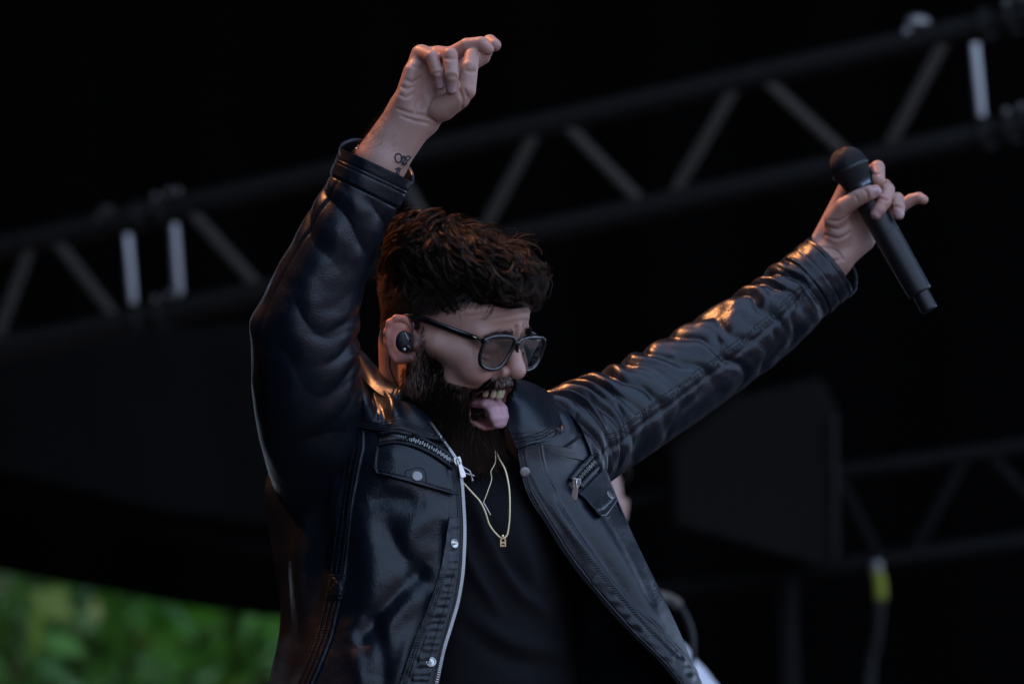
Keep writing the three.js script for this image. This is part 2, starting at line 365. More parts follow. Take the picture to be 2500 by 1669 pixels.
tag(add('hem_strap', tube(sampleU([[-400, 1120, -7900], [0, 1205, -7900], [280, 1265, -7900], [560, 1325, -7900], [800, 1360, -7900]], 24), 17, 8), M.clothGrey), 'dark grey strap along the sagging backdrop, above the green trees', 'strap');

// main truss: two chords, zigzag webs, bright end frames where sections bolt together
{
  const zAt = u => mix(-6900, -5640, u / 2500);
  const top = u => U(u, 603 - 0.2265 * u, zAt(u)), bot = u => U(u, 851 - 0.2185 * u, zAt(u));
  const t = thing('roof_truss', 'long black lighting truss slanting up behind the singer', 'truss', W(bot(1250)));
  const chord = (f, a, b) => tube(Array.from({ length: 12 }, (_, i) => f(mix(a, b, i / 11))), 29, 14);
  // three sections joined at u = 372 and u = 2440
  for (const [a, b] of [[-620, 366], [378, 2434], [2446, 3300]]) { add('top_chord', chord(top, a, b), M.trussBlack, t); add('bottom_chord', chord(bot, a, b), M.trussBlack, t); }
  const web = (ua, fa, ub, fb, r = 15) => add('web', tube([fa(ua), fb(ub)], r, 10), M.web, t);
  web(80, top, -20, bot); web(125, top, 292, bot); web(452, top, 640, bot); web(860, top, 700, bot);
  web(950, top, 1085, bot); web(1318, top, 1160, bot); web(1370, top, 1578, bot); web(1806, top, 1632, bot);
  web(1856, top, 2085, bot); web(2318, top, 2158, bot); web(2520, top, 2760, bot); web(-60, top, -250, bot);
  const bar = (u, du) => add('end_bar', tube([top(u), bot(u + du)].map((p, i) => p.clone().lerp(i ? top(u) : bot(u + du), 0.16)).map(p => p.add(V(0, 0, 22))), 12, 12), M.aluminium, t);
  bar(308, 18); bar(424, 14); bar(2374, 22);
  const clamps = [[262, top, -22], [400, top, -18], [1870, bot, 0], [2240, top, -30], [2266, top, -34]];
  for (const [u, f, dy] of [[262, top, 34], [385, top, 30], [2240, top, 44]]) {
    const c = f(u).add(V(0, dy * 0.9, 10)), g = new THREE.SphereGeometry(u > 1000 ? 24 : 17, 14, 10); g.scale(1.2, 0.8, 0.9); g.translate(c.x, c.y, c.z);
    add('shackle', [g, tube([c.clone().add(V(-30, -26, 0)), c, c.clone().add(V(26, -30, 0))], 9, 8)], u > 1000 ? M.dullsteel : M.web, t);
  }
  for (const f of [top, bot]) for (const u of [366, 2440]) {
    const p = f(u), d = V().subVectors(f(u + 40), f(u - 40)).normalize();
    for (const o of [-34, 34]) add('joint_flange', tube([p.clone().addScaledVector(d, o - 9), p.clone().addScaledVector(d, o + 9)], 39, 14), M.trussBlack, t);
    for (const [o, y] of [[14, 27], [52, 30], [80, 26]]) { const c = p.clone().addScaledVector(d, o).add(V(0, y, 26)); add('bolt', tube([c, c.clone().add(V(2, 18, 6))], 8.5, 6), M.dullsteel, t); }
  }
}
// lower truss at the right
{
  const z = -7300, top = u => U(u, 1152 - 0.14 * (u - 2040), z), bot = u => U(u, 1438 - 0.138 * (u - 1630), z);
  const t = thing('low_truss', 'dim dark truss low at the right, behind the box', 'truss', W(bot(2000)));
  const chord = (f, a, b, r) => tube(Array.from({ length: 8 }, (_, i) => f(mix(a, b, i / 7))), r, 12);
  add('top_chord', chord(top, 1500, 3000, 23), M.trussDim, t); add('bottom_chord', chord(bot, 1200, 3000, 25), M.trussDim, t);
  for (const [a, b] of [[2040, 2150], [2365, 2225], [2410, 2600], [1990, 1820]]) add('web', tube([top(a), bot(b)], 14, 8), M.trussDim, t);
  const leg = thing('support_pole', 'dark upright pole standing below the low truss', 'pole', W(U(1935, 2400, z)));
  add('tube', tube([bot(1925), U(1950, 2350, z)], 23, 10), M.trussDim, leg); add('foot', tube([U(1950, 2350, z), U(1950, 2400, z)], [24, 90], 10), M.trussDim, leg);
  const c = thing('taped_cable', 'dark cable hanging from the low truss, bound with yellow-green tape', 'cable', W(U(2130, 2300, z + 60)));
  add('cable', tube(sampleU([[2140, 1366, z + 60], [2151, 1470, z + 60], [2143, 1560, z + 60], [2125, 1700, z + 60], [2120, 2300, z + 60]], 24), 10, 8), M.black, c);
  add('tape', tube(sampleU([[2143, 1396, z + 60], [2150, 1428, z + 60], [2151, 1462, z + 60]], 8), 14.5, 12), std({ color: rgb(0.33, 0.38, 0.03), roughness: 0.5 }), c);
  add('clip', tube(sampleU([[2139, 1368, z + 60], [2143, 1396, z + 60]], 4), 14, 12), M.aluminium, c);
}
// hung box
{
  const z = -6880, out = [[1655, 1095], [1790, 985], [2000, 935], [2036, 1005], [2040, 1367], [1985, 1367], [1665, 1275]].map(([u, v]) => U(u, v, z));
  const b = thing('hanging_box', 'dark brown-grey slant-sided box hung in front of the low truss', 'box', W(U(1850, 1367, z)));
  const s = new THREE.Shape(out.map(p => new THREE.Vector2(p.x, p.y)));
  const g = new THREE.ExtrudeGeometry(s, { depth: 430, bevelEnabled: true, bevelSize: 10, bevelThickness: 10, bevelSegments: 3 }); g.translate(0, 0, z - 440);
  add('cabinet', g, M.box, b);
  add('edge_strip', tube([U(2036, 1010, z + 14), U(2040, 1360, z + 14)], 9, 8), M.trussBlack, b);
}
// trees behind the backdrop hem
function tree(x, z, h, r, label, tone) {
  const t = thing('tree', label, 'tree', V(x, 0, z), 'trees behind the stage');
  const tr = [], top = V(x + rr(-0.4, 0.4), h * 0.8, z);
  tr.push(tube([V(x, 0, z), V(x + 0.1, h * 0.4, z), top], [0.26, 0.18, 0.05], 9));
  const clumps = [];
  for (let i = 0; i < 46; i++) { const a = rnd() * 6.283, e = Math.acos(rr(-0.9, 1)), q = r * Math.cbrt(rr(0.15, 1)); clumps.push(V(x + Math.cos(a) * Math.sin(e) * q, h * 0.62 + Math.cos(e) * q * 0.95, z + Math.sin(a) * Math.sin(e) * q)); }
  for (const c of clumps.slice(0, 16)) tr.push(tube([V(x, h * rr(0.3, 0.55), z), c.clone().lerp(V(x, h * 0.5, z), 0.5).add(V(0, 0.25, 0)), c], [0.07, 0.045, 0.015], 6));
  add('trunk', tr, M.bark, t, null);
  const pos = [], col = [], idx = [];
  for (const c of clumps) {
    const k = rr(0.65, 1.4), yel = rnd() < 0.15 ? 1.6 : 1;
    for (let i = 0; i < 190; i++) {
      const d = V(gauss(), gauss() * 0.8, gauss()).multiplyScalar(0.30), p = c.clone().add(d), s = rr(0.07, 0.14), a = V(gauss(), gauss(), gauss()).normalize().multiplyScalar(s), b = V(gauss(), gauss(), gauss()).normalize().multiplyScalar(s * 0.55);
      const n = pos.length / 3; for (const q of [p.clone().sub(a), p.clone().add(b), p.clone().add(a), p.clone().sub(b)]) { pos.push(q.x, q.y, q.z); col.push(0.095 * k * yel * tone, 0.26 * k * tone * (yel > 1 ? 1.2 : 1), 0.016 * k * tone); }
      idx.push(n, n + 1, n + 2, n, n + 2, n + 3);
    }
  }
  const g = meshFrom(pos, idx); g.setAttribute('color', new THREE.Float32BufferAttribute(col, 3));
  add('crown', g, M.leaf, t, null);
}
M.leaf = std({ vertexColors: true, roughness: 0.9, transmission: 0.6, thickness: 0 });
for (const [x, z, h, r, l, k] of [[-3.6, -15, 6.6, 2.3, 'bright green leafy tree behind the stage, nearest the picture corner', 1.1], [-1.9, -17, 6.2, 2.2, 'green leafy tree showing below the curved cloth hem', 1], [-0.1, -15.5, 5.8, 2.1, 'yellow-green leafy tree half hidden by the singer', 1.25], [-2.6, -21, 7.5, 2.7, 'dark green tree behind the other trees', 0.7]]) tree(x, z, h, r, l, k);
// ---------------------------------------------------------------- the singer: head (head frame: x to his left, y up, z forward, mm, origin between the ears)
const HZ = 75;   // the head is thrust towards the lens
const headM = (() => {
  const y = 57 * Math.PI / 180, p = 23.5 * Math.PI / 180, r = 7 * Math.PI / 180;
  const f = V(Math.sin(y) * Math.cos(p), -Math.sin(p), Math.cos(y) * Math.cos(p)), l = V(Math.cos(y), 0, -Math.sin(y)), u = V().crossVectors(f, l);
  const Z = new THREE.Matrix4().makeRotationZ(r);
  return new THREE.Matrix4().makeTranslation(...U(1089, 815, HZ).toArray()).multiply(Z).multiply(new THREE.Matrix4().makeBasis(l, u, f));
})();
const headInv = headM.clone().invert();
const toHead = p => p.clone().applyMatrix4(headInv), fromHead = p => p.clone().applyMatrix4(headM);
const headDir = v => v.clone().transformDirection(headM);
// sighted in the enlarged face view (scale 0.4464, corner 850,480)
const E1 = (zx, zy, z) => toHead(U(850 + zx * 0.4464, 480 + zy * 0.4464, z));
const EZ = 66 + HZ;  // depth of the near ear
const earPts = [[352, 752, -4], [342, 700, 0], [305, 668, 2], [262, 664, 2], [226, 690, 1], [211, 742, 0], [217, 800, -1], [234, 852, -2], [258, 888, -2]].map(([a, b, c]) => E1(a, b, EZ + c));
const earRim = chain(earPts, [3, 3.6, 3.9, 4.0, 4.1, 4.2, 4.2, 4.0, 4.6], 3);
const anti = chain([[318, 702, -1], [284, 716, 1], [258, 760, 2], [262, 820, 2], [288, 862, 1]].map(([a, b, c]) => E1(a, b, EZ + c - 3)), [2.5, 3, 3.4, 3.4, 3], 3);
const earPlate = chain([[285, 722, 0], [268, 790, 0], [285, 858, 0]].map(([a, b]) => E1(a, b, EZ - 10)), [15, 15.5, 13], 4);
const earPlate2 = chain([[250, 706, 0], [236, 770, 0], [246, 836, 0]].map(([a, b]) => E1(a, b, EZ - 5)), [8, 8, 8], 4);
const lobe = cap(E1(290, 884, EZ - 3), E1(335, 880, EZ - 4), 6.5, 6.5), tragus = cap(E1(372, 770, EZ - 3), E1(366, 812, EZ - 2), 5, 6);
const conchaC = E1(312, 792, EZ + 8), concha = ell(conchaC, 13, 15, 11);
const neckBase = toHead(U(1048, 1085, 5));
const HP = {
  cran: ell(V(0, 46, 0), 75, 80, 97), fore: ell(V(0, 48, 36), 62, 52, 60), mid: ell(V(0, -8, 50), 59, 62, 43),
  browL: cap(V(-46, 26, 76), V(0, 32, 88), 10, 11), browR: cap(V(46, 26, 76), V(0, 32, 88), 10, 11),
  noseB: cap(V(0, 24, 91), V(0, -5, 107.5), 7, 8.6), noseT: ell(V(0, -12.5, 111.5), 11.2, 10.4, 11), noseR: cap(V(0, 9, 99), V(0, 3, 102), 7.8, 8.2),
  muz: ell(V(0, -42, 78), 33, 22, 27), chin: ell(V(0, -110, 70), 21, 17, 20), lowlip: cap(V(-17, -90, 84), V(17, -90, 84), 6, 6), lowlipM: cap(V(-10, -90, 89), V(10, -90, 89), 6.5, 6.5),
  uplip: cap(V(-16, -35, 93.5), V(16, -35, 93.5), 4.6, 4.6), neck: cap(V(0, -22, -28), neckBase, 57, 60), scm: cap(E1(345, 930, 28 + HZ), toHead(U(1052, 1045, 70)), 9, 9),
  mouth: ell(V(-4, -64, 100), 37, 25.5, 46), throat: ell(V(0, -68, 62), 20, 16, 22),
};
const sides = [-1, 1].map(s => ({
  zyg: cap(V(s * 64, 0, 30), V(s * 47, -6, 70), 12, 15), cheek: ell(V(s * 39, -19, 78), 23, 18, 21), jaw: cap(V(s * 52, -58, 10), V(s * 16, -108, 66), 21, 17), ramus: cap(V(s * 60, -6, 8), V(s * 53, -60, 12), 15, 20),
  jowl: ell(V(s * 36, -62, 56), 22, 34, 30), sock: ell(V(s * 32, 13, 99), 17, 12, 14), ball: ell(V(s * 31, 12, 78), 14.5, 13, 13.5), lidU: cap(V(s * 44, 13, 80), V(s * 20, 12, 86), 5.5, 5), slit: chain([V(s * 48, 5, 84), V(s * 32, 3, 94), V(s * 19, 6, 93)], [1.2, 1.3, 1.0], 1),
  ala: ell(V(s * 14, -17, 97.5), 8, 7.8, 9.8), nos: ell(V(s * 7, -24, 104), 3.8, 5, 5.5), alaG: chain([V(s * 20, -8, 100), V(s * 24, -17, 98), V(s * 22, -25, 95)], [1.2, 1.5, 1.2], 1),
  fold: chain([V(s * 22, -18, 99), V(s * 32, -32, 96), V(s * 40, -50, 88), V(s * 42, -68, 78)], [2, 3, 3, 1.5], 2), crow: [0, 1, 2].map(i => cap(V(s * 53, 10 - i * 6, 74), V(s * 64, 15 - i * 9, 58), 0.9, 0.4)),
  bag: chain([V(s * 46, -2, 86), V(s * 32, -6, 94), V(s * 20, -1, 93)], [1.2, 1.4, 1], 1), glab: cap(V(s * 6, 26, 101), V(s * 8, 40, 100.5), 1.6, 1), inbrow: ell(V(s * 15, 25, 92), 10, 7, 8),
}));
function headSDF(x, y, z) {
  let d = HP.cran(x, y, z);
  d = smin(d, HP.fore(x, y, z), 18); d = smin(d, HP.mid(x, y, z), 22);
  for (const S of sides) { d = smin(d, S.zyg(x, y, z), 16); d = smin(d, S.ramus(x, y, z), 16); d = smin(d, S.jaw(x, y, z), 16); d = smin(d, S.jowl(x, y, z), 18); }
  d = smin(d, HP.chin(x, y, z), 14); d = smin(d, HP.muz(x, y, z), 14); d = smin(d, HP.neck(x, y, z), 22); d = smin(d, HP.scm(x, y, z), 16);
  d = smin(d, HP.browL(x, y, z), 12); d = smin(d, HP.browR(x, y, z), 12);
  if (z > 40) {
    for (const S of sides) { d = smax(d, -S.sock(x, y, z), 10); d = smin(d, S.ball(x, y, z), 6); d = smin(d, S.lidU(x, y, z), 4); d = smin(d, S.inbrow(x, y, z), 8); d = smin(d, S.cheek(x, y, z), 11); }
    d = smin(d, HP.noseB(x, y, z), 9); d = smin(d, HP.noseR(x, y, z), 8); d = smin(d, HP.noseT(x, y, z), 9);
    for (const S of sides) { d = smin(d, S.ala(x, y, z), 5); d = smax(d, -S.nos(x, y, z), 2.5); d = smax(d, -S.alaG(x, y, z), 4); d = smax(d, -S.slit(x, y, z), 3); d = smax(d, -S.bag(x, y, z), 4); d = smax(d, -S.fold(x, y, z), 9); d = smax(d, -S.glab(x, y, z), 7); }
    d = smin(d, HP.uplip(x, y, z), 8); d = smin(d, HP.lowlip(x, y, z), 9); d = smin(d, HP.lowlipM(x, y, z), 9);
    d = smax(d, -HP.mouth(x, y, z), 5); d = smax(d, -HP.throat(x, y, z), 4);
    if (y > 42) d -= 0.45 * Math.sin((y + 0.006 * x * x) * 0.62) * sstep(42, 52, y) * sstep(84, 70, y);
  }
  if (x < -45) {
    let e = smin(smin(earPlate(x, y, z), earPlate2(x, y, z), 4), earRim(x, y, z), 2); e = smax(e, -concha(x, y, z), 3); e = smin(e, anti(x, y, z), 2.5); e = smin(e, lobe(x, y, z), 5); e = smin(e, tragus(x, y, z), 5);
    d = smin(d, e, 4);
  } else if (x > 45) d = smin(d, ell2(x, y, z), 4);
  return d;
}
const ell2 = ell(V(80, 2, -8), 9, 31, 18);   // far ear, behind the head
// where the beard grows (0..1)
function beardMask(x, y, z) {
  const ax = Math.abs(x), line = z < 22 ? mix(18, 0, sstep(8, 22, z)) : z < 62 ? mix(-2, -52, sstep(18, 62, z)) : -54;
  let m = sstep(line + 8, line - 14, y + 4 * ns(x * 0.15, y * 0.15, z * 0.15)) * sstep(-8, 6, z) ;
  const tach = sstep(-22.5, -27, y) * sstep(37, 29, ax) * sstep(72, 80, z) * sstep(-74, -60, y);
  m = Math.max(m, tach);
  if (y < -40) m = Math.max(m, sstep(-8, 2, z + 0.25 * (y + 60)));
  m *= 1 - sstep(-128, -150, y);
  return m;
}
function lipAt(x, y, z) { const d = HP.mouth(x, y, z); return z > 70 ? sstep(6.5, 2.5, d) * (y > -62 ? sstep(5, 2, d) : 1) : 0; }
function earD(x, y, z) { return x < -50 ? Math.min(earRim(x, y, z), anti(x, y, z), lobe(x, y, z), tragus(x, y, z), earPlate(x, y, z), earPlate2(x, y, z)) : 99; }
function hairMask(x, y, z) { // short sides and the scalp
  const line = z < 4 ? -34 - 0.1 * z : 28 + (z - 4) * 0.56;
  return sstep(line - 7, line + 7, y + 3 * ns(x * 0.1, y * 0.1, z * 0.1)) * sstep(1, 4, earD(x, y, z));
}
const BASE = [0.45, 0.255, 0.195];
function skinTone(c, x, y, z, s) {
  const n = 1 + 0.10 * ns(x * 0.03 + s, y * 0.03, z * 0.03) + 0.07 * ns(x * 0.12, y * 0.12 + s, z * 0.12) + 0.05 * ns(x * 0.4, y * 0.4, z * 0.4 + s);
  const r = ns(x * 0.05, y * 0.05 + 9, z * 0.05 + s);
  c[0] = BASE[0] * n; c[1] = BASE[1] * n * (1 - 0.10 * r); c[2] = BASE[2] * n * (1 - 0.12 * r);
}
function tint(c, t, k) { for (let i = 0; i < 3; i++) c[i] = mix(c[i], t[i], k); }
function headColour(x, y, z, c) {
  skinTone(c, x, y, z, 0);
  const nose = Math.exp(-((x / 16) ** 2 + ((y + 12) / 16) ** 2 + ((z - 108) / 16) ** 2)), chk = Math.exp(-(((Math.abs(x) - 40) / 22) ** 2 + ((y + 20) / 18) ** 2)) * sstep(40, 70, z);
  tint(c, [0.44, 0.205, 0.165], 0.75 * nose + 0.45 * chk);
  tint(c, [0.50, 0.175, 0.125], 0.85 * sstep(4, 1, earD(x, y, z)));
  const l = lipAt(x, y, z); tint(c, [0.34, 0.135, 0.13], l);
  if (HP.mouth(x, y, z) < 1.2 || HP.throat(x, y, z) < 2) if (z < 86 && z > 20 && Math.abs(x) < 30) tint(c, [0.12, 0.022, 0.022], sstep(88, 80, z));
  const b = beardMask(x, y, z) * (1 - l) * (HP.mouth(x, y, z) > 1.5 ? 1 : 0); tint(c, [0.035, 0.024, 0.019], 0.86 * b * (0.85 + 0.3 * ns(x * 0.3, y * 0.3, z * 0.3)));
  tint(c, [0.014, 0.009, 0.008], 0.97 * hairMask(x, y, z));
  // brows
  const bx = Math.abs(x), by = 31 - 0.10 * (bx - 25) - (bx > 40 ? 0.35 * (bx - 40) : 0) - (bx < 16 ? (16 - bx) * 0.35 : 0); if (z > 60 && bx > 8 && bx < 56) tint(c, [0.05, 0.033, 0.026], 0.7 * Math.exp(-(((y - by) / 4.2) ** 2)));
}
const headGeo = nets(headSDF, [-116, -172, -112], [92, 142, 132], 1.9, headColour).applyMatrix4(headM);
// ---------------------------------------------------------------- hands (sighted in enlarged views) and the body under the clothes
const H1 = (zx, zy, z) => U(820 + zx * 0.2615, 60 + zy * 0.2615, z + 190);     // raised empty hand
const H2 = (zx, zy, z) => U(1920 + zx * 0.29985, 330 + zy * 0.29985, z - 260); // hand with the microphone
function handSDF(parts, grooves, k) {
  return (x, y, z) => {
    let d = parts.palm[0](x, y, z); for (let i = 1; i < parts.palm.length; i++) d = smin(d, parts.palm[i](x, y, z), k);
    for (const f of parts.fingers) d = smin(d, f(x, y, z), 3.2);
    for (const g of grooves) d = smax(d, -g(x, y, z), 3);
    for (const n of parts.nails) d = smin(d, n(x, y, z), 0.6);
    return d;
  };
}
// creases across finger joints
function fingerOf(F, pts, r) {
  const P = pts.map(q => F(...q)); return { P, f: chain(P, r, 1.2) };
}
const R1 = {
  pinky: fingerOf(H1, [[800, 262, -8], [893, 300, 20], [946, 450, 27], [968, 560, 20]], [9.2, 8.2, 7.6, 6.6]),
  ring: fingerOf(H1, [[955, 275, -10], [1066, 285, 25], [1078, 470, 33], [1085, 592, 25]], [10.2, 9.4, 8.9, 7.9]),
  middle: fingerOf(H1, [[1050, 300, -22], [1225, 196, -6], [1355, 178, 0], [1415, 225, 4]], [10.4, 9.4, 8.8, 7.9]),
  index: fingerOf(H1, [[1190, 400, -36], [1370, 300, -44], [1435, 160, -40], [1482, 190, -24]], [10.4, 9.4, 8.8, 8]),
  thumb: fingerOf(H1, [[1010, 780, 8], [1212, 612, 18], [1250, 400, 14], [1268, 290, 4]], [15, 12.2, 10.2, 9.2]),
};
const hand1 = {
  palm: [cap(H1(640, 790, -4), H1(790, 280, -10), 15, 12), cap(H1(720, 850, -8), H1(950, 300, -16), 15, 13), cap(H1(800, 860, -8), H1(1060, 320, -24), 14, 13), cap(H1(860, 900, -6), H1(1180, 420, -32), 13, 13),
    cap(H1(640, 680, 8), H1(700, 430, 6), 10, 8), cap(H1(960, 800, 8), H1(1150, 690, 16), 14, 13), cap(H1(620, 810, -6), H1(330, 1240, -8), 18, 20.5), cap(H1(785, 925, -6), H1(440, 1410, -8), 17, 19), cap(H1(700, 880, -6), H1(380, 1330, -6), 18, 20),
    cap(H1(420, 1330, -6), H1(160, 1800, -10), 27, 33), cap(H1(800, 960, 4), H1(620, 1250, 6), 5, 5)],
  fingers: [R1.pinky.f, R1.ring.f, R1.middle.f, R1.index.f, R1.thumb.f],
  nails: [],
};
// creases: lines laid on the skin as seen, cut a little way in
function creases(F, base, list) {
  const on = (a, b) => { const p = F(a, b, 62); for (let k = 0; k < 60; k++) { const d = base(p.x, p.y, p.z); if (d < 0.1) break; p.z -= Math.max(d * 0.7, 0.1); } return p; };
  return list.map(([r, ...pts]) => { const P = smoothPts(pts, 9).map(([a, b]) => on(a, b)); return chain(P, P.map((_, i) => r * (0.45 + 0.75 * Math.sin(Math.PI * i / 8))), 1); });
}
const hand1Grooves = creases(H1, handSDF(hand1, [], 13), [[1.7, [835, 805], [868, 700], [905, 580], [900, 470]], [1.4, [560, 765], [680, 812], [820, 835], [925, 895]], [0.9, [600, 835], [720, 880], [850, 905]], [1.3, [640, 500], [715, 520], [790, 470]], [1.3, [665, 335], [735, 375], [800, 390]], [0.9, [590, 640], [650, 665], [715, 625]], [0.9, [600, 560], [660, 585], [720, 560]], [1.1, [1150, 600], [1180, 690], [1170, 780]], [1.0, [1195, 590], [1225, 660]], [0.9, [760, 690], [735, 795]], [0.8, [800, 650], [775, 770]], [0.9, [1020, 300], [1075, 312], [1130, 305]], [0.8, [1035, 470], [1080, 462], [1125, 470]], [0.8, [915, 455], [950, 440], [990, 445]], [0.7, [1030, 490], [1080, 484], [1125, 490]], [0.9, [1215, 420], [1260, 428], [1300, 420]]]);
const nail = (c, n, up, w, l) => { // flattened, slightly domed plate; c centre, n outward, up towards the tip
  const N = n.clone().normalize(), Y = up.clone().addScaledVector(N, -up.dot(N)).normalize(), X = V().crossVectors(Y, N);
  return { c, N, Y, X, w, l, f: (x, y, z) => { const px = x - c.x, py = y - c.y, pz = z - c.z, a = (px * X.x + py * X.y + pz * X.z) / w, b = (px * Y.x + py * Y.y + pz * Y.z) / l, d = px * N.x + py * N.y + pz * N.z, k = Math.pow(a * a * a * a + b * b * b * b, 0.25); return Math.max((k - 1) * Math.min(w, l) * 0.8, Math.abs(d + 2.2 * a * a + 0.8 * b * b) - 0.9); } };
};
const nails1 = [nail(H1(972, 545, 27.2), V(0.1, -0.15, 1), V(0.15, -1, -0.1), 4.8, 6), nail(H1(1084, 585, 33.2), V(0, -0.15, 1), V(0.05, -1, -0.1), 5.8, 6.8)];
hand1.nails = nails1.map(n => n.f);
const hand1SDF = handSDF(hand1, hand1Grooves, 13);
const R2 = {
  index: fingerOf(H2, [[560, 400, -34], [700, 300, -24], [745, 262, -4], [752, 370, 12]], [11, 9.6, 9.2, 8.6]),
  middle: fingerOf(H2, [[620, 500, -38], [800, 415, -22], [825, 440, 2], [800, 540, 20]], [11, 9.6, 9.2, 9]),
  middleTip: fingerOf(H2, [[800, 540, 20], [760, 600, 24], [735, 638, 23]], [9, 8.6, 8]),
  ring: fingerOf(H2, [[680, 610, -38], [860, 545, -22], [905, 520, -2], [915, 590, 14], [917, 642, 17]], [10.5, 9.2, 8.8, 8.4, 7.4]),
  pinky: fingerOf(H2, [[740, 700, -36], [920, 590, -30], [1020, 525, -26], [1080, 508, -22], [1118, 524, -18]], [9.5, 8.4, 7.8, 7.2, 6.4]),
  thumb: fingerOf(H2, [[400, 690, 2], [470, 580, 14], [590, 506, 24], [680, 470, 28], [725, 455, 27]], [15, 12, 10.6, 10, 8.6]),
};
const hand2 = {
  palm: [cap(H2(330, 990, -12), H2(520, 430, -32), 16, 12), cap(H2(360, 1000, -14), H2(600, 520, -38), 16, 13), cap(H2(400, 1010, -14), H2(660, 620, -40), 16, 13), cap(H2(440, 1020, -14), H2(700, 720, -38), 15, 13), cap(H2(470, 980, -10), H2(640, 860, -30), 14, 13),
    ell(H2(430, 770, -4), 19, 25, 16), cap(H2(250, 860, -14), H2(470, 440, -32), 9, 8), cap(H2(300, 1000, -12), H2(160, 1240, -14), 20, 23), cap(H2(400, 1050, -12), H2(260, 1300, -14), 18, 22), cap(H2(200, 1260, -14), H2(-100, 1480, -16), 27, 32)],
  fingers: [R2.index.f, R2.middle.f, R2.middleTip.f, R2.ring.f, R2.pinky.f, R2.thumb.f], nails: [],
};
const nails2 = [nail(H2(742, 630, 31.0), V(0.1, 0.0, 1), V(-0.5, -0.9, -0.1), 5.4, 6.2), nail(H2(728, 470, 36.0), V(0.25, -0.35, 0.9), V(1, 0.22, -0.3), 6, 7), nail(H2(930, 640, 23.5), V(0.35, -0.1, 1), V(0.05, -1, 0), 4.6, 5.6)];
hand2.nails = nails2.map(n => n.f);
const hand2Grooves = creases(H2, handSDF(hand2, [], 9), [[1.6, [345, 735], [450, 760], [560, 690]], [1.7, [335, 800], [445, 838], [560, 775]], [1.6, [310, 905], [420, 935], [490, 1010]], [1.0, [360, 685], [450, 692], [535, 640]], [1.3, [290, 1090], [390, 1030], [470, 1000]], [0.9, [560, 470], [585, 505], [600, 545]], [0.8, [650, 440], [668, 470], [676, 505]], [0.9, [770, 500], [815, 520], [850, 525]], [0.9, [700, 300], [745, 310], [790, 300]], [0.8, [880, 580], [915, 575], [950, 585]]]);
const hand2SDF = handSDF(hand2, hand2Grooves, 9);
function handColour(nailsL, knuckles, s) {
  return (x, y, z, c) => {
    skinTone(c, x, y, z, s); tint(c, [0.36, 0.205, 0.16], 0.7);
    for (const q of knuckles) { const d = Math.hypot(x - q.x, y - q.y, z - q.z); tint(c, [0.45, 0.205, 0.155], 0.55 * Math.exp(-((d / 13) ** 2))); }
    for (const n of nailsL) { const px = x - n.c.x, py = y - n.c.y, pz = z - n.c.z, a = (px * n.X.x + py * n.X.y + pz * n.X.z) / n.w, b = (px * n.Y.x + py * n.Y.y + pz * n.Y.z) / n.l, d = px * n.N.x + py * n.N.y + pz * n.N.z; if (Math.abs(a) < 1.02 && Math.abs(b) < 1.02 && d > -3.5 && d < 2.5) tint(c, b > 0.72 ? [0.55, 0.45, 0.42] : [0.47, 0.29, 0.28], 0.9); }
  };
}
const tips = R => Object.values(R).flatMap(f => [f.P[f.P.length - 1], f.P[1]]);
const hand1Geo = nets(hand1SDF, ...boxOf([H1(150, 1700, -10), H1(1540, 90, -50), H1(1100, 600, 40)], 30), 2.0, handColour(nails1, tips(R1), 3));
const hand2Geo = nets(hand2SDF, ...boxOf([H2(-60, 1420, -20), H2(1140, 240, -50), H2(740, 640, 30)], 28), 2.0, handColour(nails2, tips(R2), 5));
// body joints
const J = {
  neck: U(1048, 1085, -5), chest: U(1090, 1420, -5), waist: U(1080, 1700, 10), hip: U(1075, 2050, 0),
  shR: U(850, 1090, 60), elR: U(752, 800, 172), wrR: H1(300, 1500, -8), shL: U(1370, 1080, -120), elL: U(1690, 912, -195), wrL: H2(0, 1380, -16),
};
const floorPt = (x, z) => V(x, DECK, z).applyMatrix4(fromWorld);
const hipW = W(J.hip), footR = V(hipW.x - 0.16, DECK, hipW.z + 0.12), footL = V(hipW.x + 0.20, DECK, hipW.z - 0.10);
const fr = footR.clone().setY(DECK + 0.09).applyMatrix4(fromWorld), fl = footL.clone().setY(DECK + 0.09).applyMatrix4(fromWorld);
const hipR = J.hip.clone().add(V(-85, -20, 40)), hipL = J.hip.clone().add(V(85, -20, -40));
const kneeR = hipR.clone().lerp(fr, 0.5).add(V(10, 0, 40)), kneeL = hipL.clone().lerp(fl, 0.5).add(V(20, 0, 30));
const bodyParts = [cap(J.neck.clone().add(V(0, 40, -10)), J.chest, 50, 100), cap(J.chest, J.waist, 100, 112), cap(J.waist, J.hip, 112, 125), cap(J.shR, U(1060, 1300, -20), 45, 80), cap(J.shL, U(1120, 1300, -40), 45, 80), cap(J.shR, J.elR, 42, 32), cap(J.elR, J.wrR, 32, 20), cap(J.shL, J.elL, 42, 30), cap(J.elL, J.wrL, 30, 18),
  cap(hipR, kneeR, 85, 55), cap(kneeR, fr, 55, 38), cap(hipL, kneeL, 85, 55), cap(kneeL, fl, 55, 38)];
const bodySDF = (x, y, z) => { let d = 1e9; for (const p of bodyParts) d = smin(d, p(x, y, z), 30); return d; };
const bodyGeo = nets(bodySDF, ...boxOf([J.wrR, J.wrL, fr, fl, J.shR, J.shL, J.hip], 110), 14, (x, y, z, c) => skinTone(c, x, y, z, 1));
const BASEPT = V(hipW.x, DECK, hipW.z);
const singer = thing('person', 'bearded singer in black leather jacket and glasses, arms flung up, tongue out', 'person', BASEPT);
add('body', [headGeo, hand1Geo, hand2Geo, bodyGeo], M.skin, singer);
